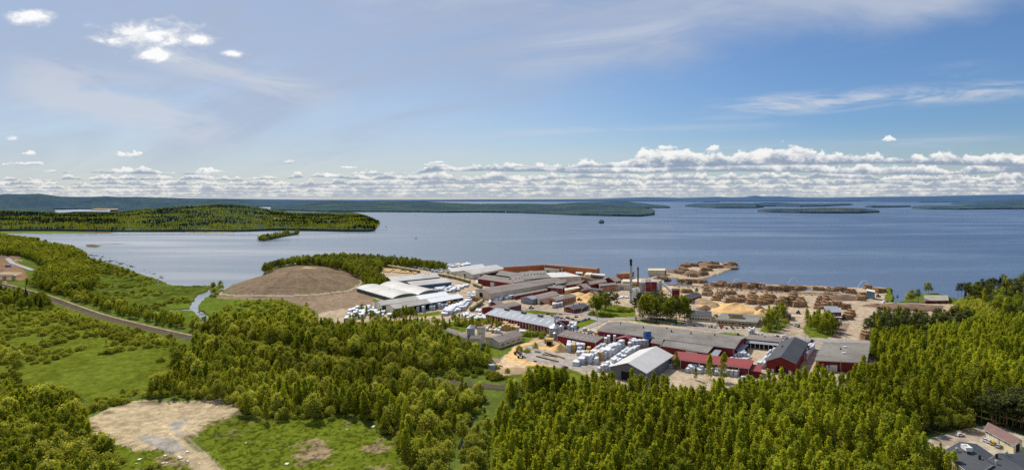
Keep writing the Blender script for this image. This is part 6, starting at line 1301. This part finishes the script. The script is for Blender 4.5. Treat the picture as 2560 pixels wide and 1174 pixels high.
clump(2, [(590,700),(630,690),(660,720),(690,700),(720,680),(750,700),(780,720),(810,690),(840,705),(870,690),(905,740),(945,735),(850,660),(700,650),(640,640),(780,650),(900,690),(960,700),(1000,735),(1030,715),(1080,735),(1110,730),(1060,680)], 'in the park grove in front of the boiler house', [Pn,Pn,B,A_], (20,26))
scatter([(2425,1062),(2430,1045),(2560,1036),(2900,1045),(2900,1100),(2575,1090),(2490,1058)], [(Pn,4),(A_,1)], 5.5, (14,18), 'in the shaded pine wood behind the cream workshop', seed=70)
scatter([(2240,1092),(2250,1070),(2420,1042),(2425,1058),(2330,1078)], [(A_,2),(B,2),(Wl,1)], 5.5, (8,13), 'at the shaded wood edge above the corner lot', seed=71)
clump(2, [(1050,590),(1075,640)], 'at the right end of the park grove', [B], (14,16))
clump(2, [(1925,780),(1950,740),(1960,800),(1985,770),(2000,720),(1930,700),(2050,700),(2010,800),(1920,820),(2060,740)], 'in the birch group right of the yellow office', [B,B,A_], (13,20))
clump(2, [(2085,770),(2110,760),(1940,830),(1905,800)], 'low round one beside the birch group', [Wl], (6,8))
clump(2, [(2310,770),(2340,810),(2380,800),(2410,790),(2450,850),(2480,860),(2500,820),(2520,790),(2550,850),(2590,840),(2430,770),(2410,830)], 'in the birch island between the sand roads', [B,B,A_], (13,18))
clump(2, [(440,635),(480,630),(520,635),(550,625),(330,680),(160,650),(150,670)], 'clipped dark shrub in the park', [Bu], (4,5))
clump(2, [(600,725),(800,745),(1000,760)], 'small dark spruce on the park lawn', [Sp], (6,7))
clump(7, [(240,440),(350,430),(180,420),(1060,420),(1180,430),(1250,410),(680,420),(760,410)], 'bright low one at the shaded wood edge', [Wl], (7,9))
clump(7, [(1700,330),(1750,340),(1890,300),(1970,310),(2070,350),(2220,380),(2130,320),(1820,310),(1650,280)], 'with bare trunks behind the cream workshop', [Pn], (14,17))
clump(7, [(540,1160),(700,1150),(560,1300),(760,1270),(950,1320),(640,1230),(830,1340)], 'right before the charcoal roofed plant', [B], (11,13))
clump(7, [(60,900),(200,870),(260,980),(120,1000),(330,1150),(60,1150),(220,1200)], 'at the right end of the foreground wood', [B], (13,16))
# ---------------------------------------------------------------- split into individuals and the rest
LM = [(100,650,'the left edge road'),(150,610,'the dark spit'),(300,690,'the marsh shore'),(60,760,'the bridge'),(250,790,'the upper railway bend'),(450,830,'the railway middle stretch'),(500,790,'the creek'),(100,900,'the left meadow edge'),(300,900,'the open meadow'),(440,950,'the meadow tip'),
      (100,1100,'the bottom left corner'),(250,1050,'the sand clearing left rim'),(400,1000,'the sand clearing top'),(560,1010,'the sand clearing right tip'),(700,1040,'the brown weed patch'),(900,1050,'the weedy field corner'),(740,690,'the landfill mound top'),(900,660,'the lake behind the mound'),(700,780,'the mound foot'),(850,800,'the white stacks'),
      (640,870,'the hidden railway stretch'),(900,930,'the railway gap'),(1150,955,'the grey railway ballast'),(1000,790,'the drive-in sheds'),(1150,860,'the round grey silo'),(1300,850,'the old mill house'),(1250,910,'the sand spoil heap'),(1200,1060,'the ditch'),(1060,1120,'the ditch left bank'),
      (1320,950,'the yard near edge'),(1500,985,'the tent hall left end'),(1600,1000,'the tent hall gable'),(1750,1000,'the bright red shed'),(1950,985,'the charcoal hall gable'),(2080,960,'the grey roofed hall'),(2200,880,'the sand road end'),(2400,860,'the hillside top'),(2520,900,'the right edge'),(2300,980,'the middle of the right wood'),(2420,1060,'the corner car park'),(2240,1110,'the corner lot entrance'),
      (1300,1080,'the ditch right bank'),(1450,1080,'the left part of the front wood'),(1650,1080,'the front wood centre'),(1850,1080,'the front wood right centre'),(2050,1080,'the front wood right part'),(1300,1200,'the bottom edge by the ditch'),(1500,1200,'the bottom edge left of centre wood'),(1700,1200,'the bottom edge under the red shed'),(1900,1200,'the bottom edge under the charcoal hall'),(2100,1200,'the bottom edge under the grey hall'),(2280,1200,'the corner plant'),
      (1550,780,'the pine clump'),(1700,800,'the boiler house'),(1950,810,'the yellow office'),(2050,820,'the sand roads'),(2450,760,'the hill shore'),(2280,750,'the boat house'),(1500,640,'the log yard')]
KN = {'birch_tree':'birch','willow_tree':'grey green willow','alder_tree':'deep green alder','pine_tree':'dark pine','spruce_tree':'dark spruce','bush':'bush'}
rs = random.Random(5); kinds = {}
for t in TREES: kinds.setdefault(t[0], []).append(t)
# keep the yards free of stray trunks
def gn_stuff(name, kind, lst, low, label):
    col = bpy.data.collections.new(kind + '_shapes' + ('_far' if low else ''))
    shape, lm, tm, n, ls, nv = SPEC[kind]
    for v in range(3 if low else nv):
        r_ = np.random.RandomState(900 + v); V, Q = crown_mesh(kind, shape, n if not low else 150, ls if not low else ls * 2.3, r_)
        b = MB() if not tm else trunk_mb(shape, r_)
        for i in range(len(b.mi)): b.mi[i] = 1
        k0 = len(b.v); b.v += [tuple(p) for p in V]; b.f += [tuple(int(k0 + j) for j in q) for q in Q]; b.mi += [0] * len(Q)
        me = bpy.data.meshes.new(kind + '_shape'); me.from_pydata(b.v, [], b.f); me.materials.append(MATS[lm]); me.materials.append(M[tm] if tm else MATS[lm]); me.polygons.foreach_set('material_index', b.mi)
        o = bpy.data.objects.new(kind + '_shape', me); col.objects.link(o)
    P_ = np.array([(x, y, z) for x, y, z, s, w, r in lst], np.float32); me = bpy.data.meshes.new(name); me.vertices.add(len(lst)); me.vertices.foreach_set('co', P_.ravel())
    a = me.attributes.new('rot', 'FLOAT_VECTOR', 'POINT'); a.data.foreach_set('vector', np.array([(0, 0, r) for *_, r in lst], np.float32).ravel())
    a = me.attributes.new('siz', 'FLOAT_VECTOR', 'POINT'); a.data.foreach_set('vector', np.array([(s * w, s * w, s) for _, _, _, s, w, _ in lst], np.float32).ravel())
    a = me.attributes.new('pick', 'INT', 'POINT'); a.data.foreach_set('value', RS.randint(0, 1000, len(lst)).astype(np.int32))
    o = bpy.data.objects.new(name, me); C.objects.link(o); tag(o, label, None, None, 'stuff')
    ng = bpy.data.node_groups.new(name + '_nodes', 'GeometryNodeTree'); ng.interface.new_socket('Geometry', in_out='INPUT', socket_type='NodeSocketGeometry'); ng.interface.new_socket('Geometry', in_out='OUTPUT', socket_type='NodeSocketGeometry')
    gi = ng.nodes.new('NodeGroupInput'); go = ng.nodes.new('NodeGroupOutput'); ip = ng.nodes.new('GeometryNodeInstanceOnPoints'); ci = ng.nodes.new('GeometryNodeCollectionInfo')
    ci.inputs['Collection'].default_value = col; ci.inputs['Separate Children'].default_value = True; ci.inputs['Reset Children'].default_value = True
    def attr(nm, ty): n_ = ng.nodes.new('GeometryNodeInputNamedAttribute'); n_.data_type = ty; n_.inputs['Name'].default_value = nm; return n_.outputs['Attribute']
    L = ng.links; L.new(gi.outputs[0], ip.inputs['Points']); L.new(ci.outputs[0], ip.inputs['Instance']); ip.inputs['Pick Instance'].default_value = True
    L.new(attr('pick', 'INT'), ip.inputs['Instance Index']); L.new(attr('rot', 'FLOAT_VECTOR'), ip.inputs['Rotation']); L.new(attr('siz', 'FLOAT_VECTOR'), ip.inputs['Scale']); L.new(ip.outputs[0], go.inputs[0])
    md = o.modifiers.new('spread', 'NODES'); md.node_group = ng
for k, lst in kinds.items():
    info = []
    for (kd, x, y, h, lab, wf) in lst:
        px, py = to_px(x, y); top = py - h * F / y
        vis = -15 < px < 2575 and top < 1165
        info.append((-(h / y) if vis else 1.0, x, y, h, lab, wf, px, py))
    info.sort(); rest_ = []; n = 0
    LIM = 290
    for (key, x, y, h, lab, wf, px, py) in info:
        z = hz(x, y) - .15
        if k == 'bush': s = h; w = rs.uniform(.7, 1.15)
        else: s = h; w = wf * rs.uniform(.85, 1.2) * (1.0 if k != 'birch_tree' else rs.uniform(.95, 1.2))
        rz = rs.random() * 6.28
        if key < 1 and n < LIM:
            cm, tm_ = PROTO[k][rs.randrange(len(PROTO[k]))]; n += 1
            lmk = min(LM, key=lambda q: (q[0] - px) ** 2 + 3 * (q[1] - py) ** 2)[2]
            size = 'low' if (h < 3 if k == 'bush' else h < 9) else ('tall' if h > 15 else 'mid sized')
            label = f'{size} {KN[k]} {lab}' + ('' if 'single' in lab or 'one' in lab else f', near {lmk}')
            label = ' '.join(label.replace('single ', '').split()[:16]); grp = f'{KN[k]} trees {lab}' if k != 'bush' else f'bushes {lab}'
            if tm_ is None:
                o = bpy.data.objects.new('bush', cm); C.objects.link(o); o.location = (x, y, z); o.scale = (s*w, s*w, s); o.rotation_euler = (0,0,rz); tag(o, label, 'bush', grp); continue
            r = empty(k, (x, y, z), label, KN[k].split()[-1], grp); r.rotation_euler = (0,0,rz); r.scale = (s*w, s*w, s)
            for nm, me in (('crown', cm), ('trunk', tm_)):
                o = bpy.data.objects.new(nm, me); C.objects.link(o); o.parent = r
        else: rest_.append((x, y, z, s, w, rz))
    if rest_: gn_stuff({'bush':'scrub'}.get(k, k.replace('_tree', '') + '_wood'), k, rest_, False, f'mass of smaller and farther {KN[k]} ' + ('growth' if k == 'bush' else 'crowns'))
    print(k, len(lst), n)
# far trees on the wooded point and the slim island
def far_trees(G, n, kinds_, h, tmax, name, tmin=0.0):
    X, Y, Z = G; ny, nx = X.shape; out = {}
    r0 = np.arange(int(ny * tmin), int(ny * tmax)); wgt = (np.abs(np.gradient(Y, axis=0)) * np.abs(np.gradient(X, axis=1)))[r0]; p = (wgt / wgt.sum()).ravel()
    idx = RS.choice(len(p), n, p=p); rr = r0[idx // nx]; cc = idx % nx; rr2 = np.minimum(rr + 1, ny - 1); cc2 = np.minimum(cc + 1, nx - 1); f = RS.rand(n); g = RS.rand(n)
    x = X[rr, cc] * (1 - g) + X[rr, cc2] * g; y = Y[rr, cc] * (1 - f) + Y[rr2, cc] * f; z = Z[rr, cc] * (1 - f) + Z[rr2, cc] * f
    c = fbm(x, y, 120, 3, 71); ks = [k for k, _ in kinds_]; lim = [q for _, q in kinds_]
    for i in range(n):
        k = ks[0] if c[i] + RS.rand() * .16 - .30 * rr[i] / ny / tmax > lim[0] - .13 else ks[1]
        out.setdefault(k, []).append((float(x[i]), float(y[i]), float(z[i]), h * (.7 + .6 * RS.rand()), 1.25, RS.rand() * 6.28))
    for k, l in out.items(): gn_stuff(name + '_' + k.replace('_tree', '_wood'), k, l, True, f'{KN[k]} wood covering the land across the bay')
far_trees(PEN, 30000, [('birch_tree', .60), ('spruce_tree', 0)], 15, .75, 'far')
far_trees(ISL, 260, [('birch_tree', .5), ('alder_tree', 0)], 11, .9, 'island')
# ================================================================ sky, sun, camera
SUN_AZ, SUN_EL = R(-29), R(46)
w = bpy.data.worlds.new('World'); scene.world = w; w.use_nodes = True; w.node_tree.nodes.clear(); g = NT(w.node_tree)
out = g.add('ShaderNodeOutputWorld'); bg = g.add('ShaderNodeBackground'); g.l.new(bg.outputs[0], out.inputs[0])
sky = g.add('ShaderNodeTexSky'); sky.sky_type = 'NISHITA'; sky.sun_disc = False; sky.sun_elevation = SUN_EL; sky.sun_rotation = SUN_AZ; sky.altitude = 200; sky.air_density = 1.0; sky.dust_density = .6; sky.ozone_density = 2.0
tc = g.add('ShaderNodeTexCoord'); sp = g.add('ShaderNodeSeparateXYZ'); g.l.new(tc.outputs['Generated'], sp.inputs[0])
yy = g.m('MAXIMUM', g.m('ABSOLUTE', sp.outputs[1]), .08)
U = g.m('DIVIDE', sp.outputs[0], yy); V = g.m('DIVIDE', sp.outputs[2], yy)
S = .10
def sc3(c): return (c[0] / S, c[1] / S, c[2] / S)
col = sky.outputs[0]
# clear sky deepens to blue on the right; a milky veil of high cloud lies over the left and above a slanting edge
tint = g.mix(g.ss(U, -.25, .62), (.80, .84, .92), (.53, .71, .94))
tint = g.mix(g.ss(V, 0, .14, .75, 0), tint, (.84, .85, .90))
col = g.mix(1.0, col, tint, 'MULTIPLY')
vn = g.noise(g.comb(g.m('MULTIPLY', U, 1.0), g.m('MULTIPLY', g.m('SUBTRACT', V, g.m('MULTIPLY', U, .22)), 4.5), 3.1), 2.2, 7, .6, .8)
side = g.ss(U, -.45, .25, 1.0, 0.0)
diag = g.ss(g.m('ADD', g.m('SUBTRACT', V, g.m('MULTIPLY_ADD', U, .21, .155)), g.m('MULTIPLY', g.m('SUBTRACT', vn, .5), .16)), -.03, .06)
veil = g.m('MULTIPLY', g.m('MAXIMUM', g.m('MULTIPLY', side, g.ss(vn, .25, .75, .35, .85)), g.m('MULTIPLY', diag, g.ss(vn, .25, .7, .35, .85))), g.ss(V, 0, .12, .5, 1))
def band(u0, v0, u1, v1, wd, amt, sx, sy, seed):      # a streak of cirrus between two directions
    k = (v1 - v0) / (u1 - u0); d = g.m('SUBTRACT', V, g.m('MULTIPLY_ADD', g.m('SUBTRACT', U, u0), k, v0))
    m = g.m('MULTIPLY', g.ss(g.m('ABSOLUTE', d), 0, wd, 1, 0), g.m('MULTIPLY', g.ss(U, u0 - .06, u0 + .1), g.ss(U, u1 - .1, u1 + .06, 1, 0)))
    rot = g.m('SUBTRACT', V, g.m('MULTIPLY', U, k * .9))
    n = g.noise(g.comb(g.m('MULTIPLY', U, sx), g.m('MULTIPLY', rot, sy), seed), 1, 6, .62, .8)
    return g.m('MULTIPLY', m, g.m('MULTIPLY', g.ss(n, .36, .66), amt))
cir = band(.32, .148, .88, .186, .026, 1.0, 5, 40, 1.0)
for a in [(.0,.23,.32,.30,.07,.55,3,16,2.), (-.05,.108,.45,.122,.012,.4,4,60,3.), (-.85,.20,-.45,.11,.09,.95,4,15,4.), (-.62,.25,-.30,.17,.055,.75,4,18,5.), (-.35,.065,.1,.085,.01,.4,4,60,6.), (.0,.07,.85,.10,.018,.35,3,45,7.), (-.5,.055,-.25,.06,.010,.5,5,50,8.), (.70,.21,.80,.22,.02,.35,9,40,9.), (-.3,.31,.8,.33,.06,.35,3,14,10.)]:
    cir = g.m('MAXIMUM', cir, band(*a))
col = g.mix(g.m('MINIMUM', veil, .85), col, sc3((.40, .475, .62)))
col = g.mix(g.ss(V, 0, .13, .55, 0), col, sc3((.47, .55, .60)))
col = g.mix(g.m('MINIMUM', cir, .75), col, sc3((.60, .64, .72)))
# small broken cumulus high on the left
for (u0, v0, ru, rv, th, seed) in [(-.60,.275,.16,.045,.50,1.),(-.593,.240,.06,.018,.36,2.),(-.675,.264,.05,.016,.44,3.),(-.525,.267,.045,.014,.42,4.),(-.797,.302,.06,.024,.45,5.),(-.468,.242,.035,.010,.42,6.),(-.60,.272,.055,.018,.42,7.),(-.833,.100,.02,.008,.5,8.)]:
    du = g.m('DIVIDE', g.m('SUBTRACT', U, u0), ru); dv = g.m('DIVIDE', g.m('SUBTRACT', V, v0), rv)
    rr = g.m('SQRT', g.m('ADD', g.m('MULTIPLY', du, du), g.m('MULTIPLY', dv, dv)))
    n = g.noise(g.comb(U, g.m('MULTIPLY', V, 1.7), seed), 26, 6, .62, .3)
    dn = g.m('SUBTRACT', g.m('ADD', n, g.ss(rr, 0, 1.15, .16, -.30)), th)
    col = g.mix(g.m('MULTIPLY', g.ss(dn, -.14, .24, 0, .95), g.ss(rr, .9, 1.6, 1, 0)), col, g.mix(g.ss(dn, .02, .2), sc3((.70,.74,.80)), sc3((1.0,1.0,1.0))))
# the cumulus bank: ranks of flat-bottomed clouds, far ranks low and small, near ranks high
ranks = [(.002,.006,80,.24,.5),(.006,.007,62,.26,.5),(.0105,.008,50,.28,.5),(.016,.0095,40,.31,.5),(.0225,.012,31,.34,.55),(.031,.015,20,.36,.7),(.041,.020,10,.335,.8),(.053,.025,5.0,.315,.9)]
bankh = g.m('ADD', g.ss(U, -.45, .8, .038, .086), g.m('MULTIPLY', g.ss(g.m('ABSOLUTE', g.m('SUBTRACT', U, -.62)), 0, .24, 1, 0), .014))
fd = g.noise(g.comb(U, g.m('MULTIPLY', V, 1.5), 7.7), 75, 5, .6, .2)
med = g.noise(g.comb(U, g.m('MULTIPLY', V, 1.6), 2.7), 30, 4, .55, .2)
for i, (vb, hh, fr, th, big) in enumerate(ranks):
    n1 = g.noise(g.comb(U, 13.7 * i, 0), fr, 5, .62)
    lim = g.ss(g.m('SUBTRACT', bankh, vb), -.006, .014, -.22, .02)
    lim = g.m('ADD', lim, g.ss(U, -.9, -.1, -.075, 0.015))
    top = g.m('MULTIPLY', g.m('SUBTRACT', g.m('ADD', n1, lim), th), hh * (5.0 if i < 5 else 4.2))
    top = g.m('ADD', top, g.m('ADD', g.m('MULTIPLY', g.m('SUBTRACT', fd, .5), hh * .9), g.m('MULTIPLY', g.m('SUBTRACT', med, .5), hh * 1.3 * min(1, big))))
    vv = g.m('SUBTRACT', V, g.m('MULTIPLY_ADD', g.noise(g.comb(U, 3.3 * i, 5), fr * .35, 3), hh * 1.3, vb - hh * .65))
    a = g.m('MULTIPLY', g.ss(g.m('SUBTRACT', top, vv), 0, hh * .22), g.ss(vv, -hh * .03, hh * .10))
    rel = g.m('DIVIDE', vv, g.m('MAXIMUM', top, hh * .25))
    sh = g.m('ADD', rel, g.m('MULTIPLY', g.m('SUBTRACT', med, .5), 1.6)); sh = g.m('ADD', sh, g.m('MULTIPLY', g.m('SUBTRACT', fd, .5), 1.5))
    hz_ = 1 - i / len(ranks)
    lo = tuple(a_ * (1 - hz_ * .6) + b_ * hz_ * .6 for a_, b_ in zip((.25,.32,.45), (.48,.54,.60))); hi = tuple(a_ * (1 - hz_) + b_ * hz_ for a_, b_ in zip((1.0,.98,.95), (.82,.81,.76)))
    cc = g.mix(g.ss(sh, .1, .85), sc3(lo), sc3(hi))
    col = g.mix(g.m('MULTIPLY', a, .93 - .25 * hz_), col, cc)
# isolated small cumulus above the bank
for (u0, v0, ru, rv) in [(-.64,.072,.026,.010),(-.805,.076,.022,.006),(-.505,.0450,.03,.008),(.255,.0835,.022,.008),(.334,.082,.024,.010),(.628,.0985,.014,.007),(-.30,.038,.02,.006),(-.27,.052,.018,.004),(-.125,.060,.02,.004),(-.81,.058,.05,.006)]:
    du = g.m('DIVIDE', g.m('SUBTRACT', U, u0), ru); dv = g.m('DIVIDE', g.m('SUBTRACT', V, v0), rv)
    rr = g.m('SQRT', g.m('ADD', g.m('MULTIPLY', du, du), g.m('MULTIPLY', dv, dv)))
    dn = g.m('ADD', g.m('SUBTRACT', .75, rr), g.m('MULTIPLY', g.m('SUBTRACT', fd, .5), 2.6))
    a = g.m('MULTIPLY', g.ss(dn, 0, .35), g.ss(dv, -.55, -.35))
    col = g.mix(g.m('MULTIPLY', a, .9), col, g.mix(g.ss(g.m('ADD', dv, g.m('MULTIPLY', g.m('SUBTRACT', med, .5), 2)), -.4, .3), sc3((.52,.58,.66)), sc3((.97,.96,.93))))
g.l.new(col, bg.inputs[0]); bg.inputs[1].default_value = S
L = bpy.data.lights.new('sun', 'SUN'); L.energy = 4.8; L.angle = R(.5); L.color = (1, .95, .86); so = bpy.data.objects.new('sun', L); C.objects.link(so)
sd = Vector((math.sin(SUN_AZ) * math.cos(SUN_EL), math.cos(SUN_AZ) * math.cos(SUN_EL), math.sin(SUN_EL))); so.rotation_euler = sd.to_track_quat('Z', 'Y').to_euler(); so.location = sd * 400
cam = bpy.data.cameras.new('camera'); co = bpy.data.objects.new('camera', cam); C.objects.link(co); scene.camera = co
co.location = (0, 0, H); co.rotation_euler = (math.pi / 2, 0, 0); cam.sensor_width = 36; cam.lens = F / 2560 * 36; cam.shift_y = -(587 - YH) / 2560.0; cam.clip_start = 1; cam.clip_end = 400000
scene.view_settings.view_transform = 'Standard'; scene.view_settings.look = 'None'; scene.view_settings.exposure = 0
scene.cycles.max_bounces = 4; scene.cycles.diffuse_bounces = 2; scene.cycles.transparent_max_bounces = 6; scene.cycles.transmission_bounces = 2; scene.cycles.sample_clamp_indirect = 4
scene.cycles.use_denoising = False
scene.render.use_persistent_data = False
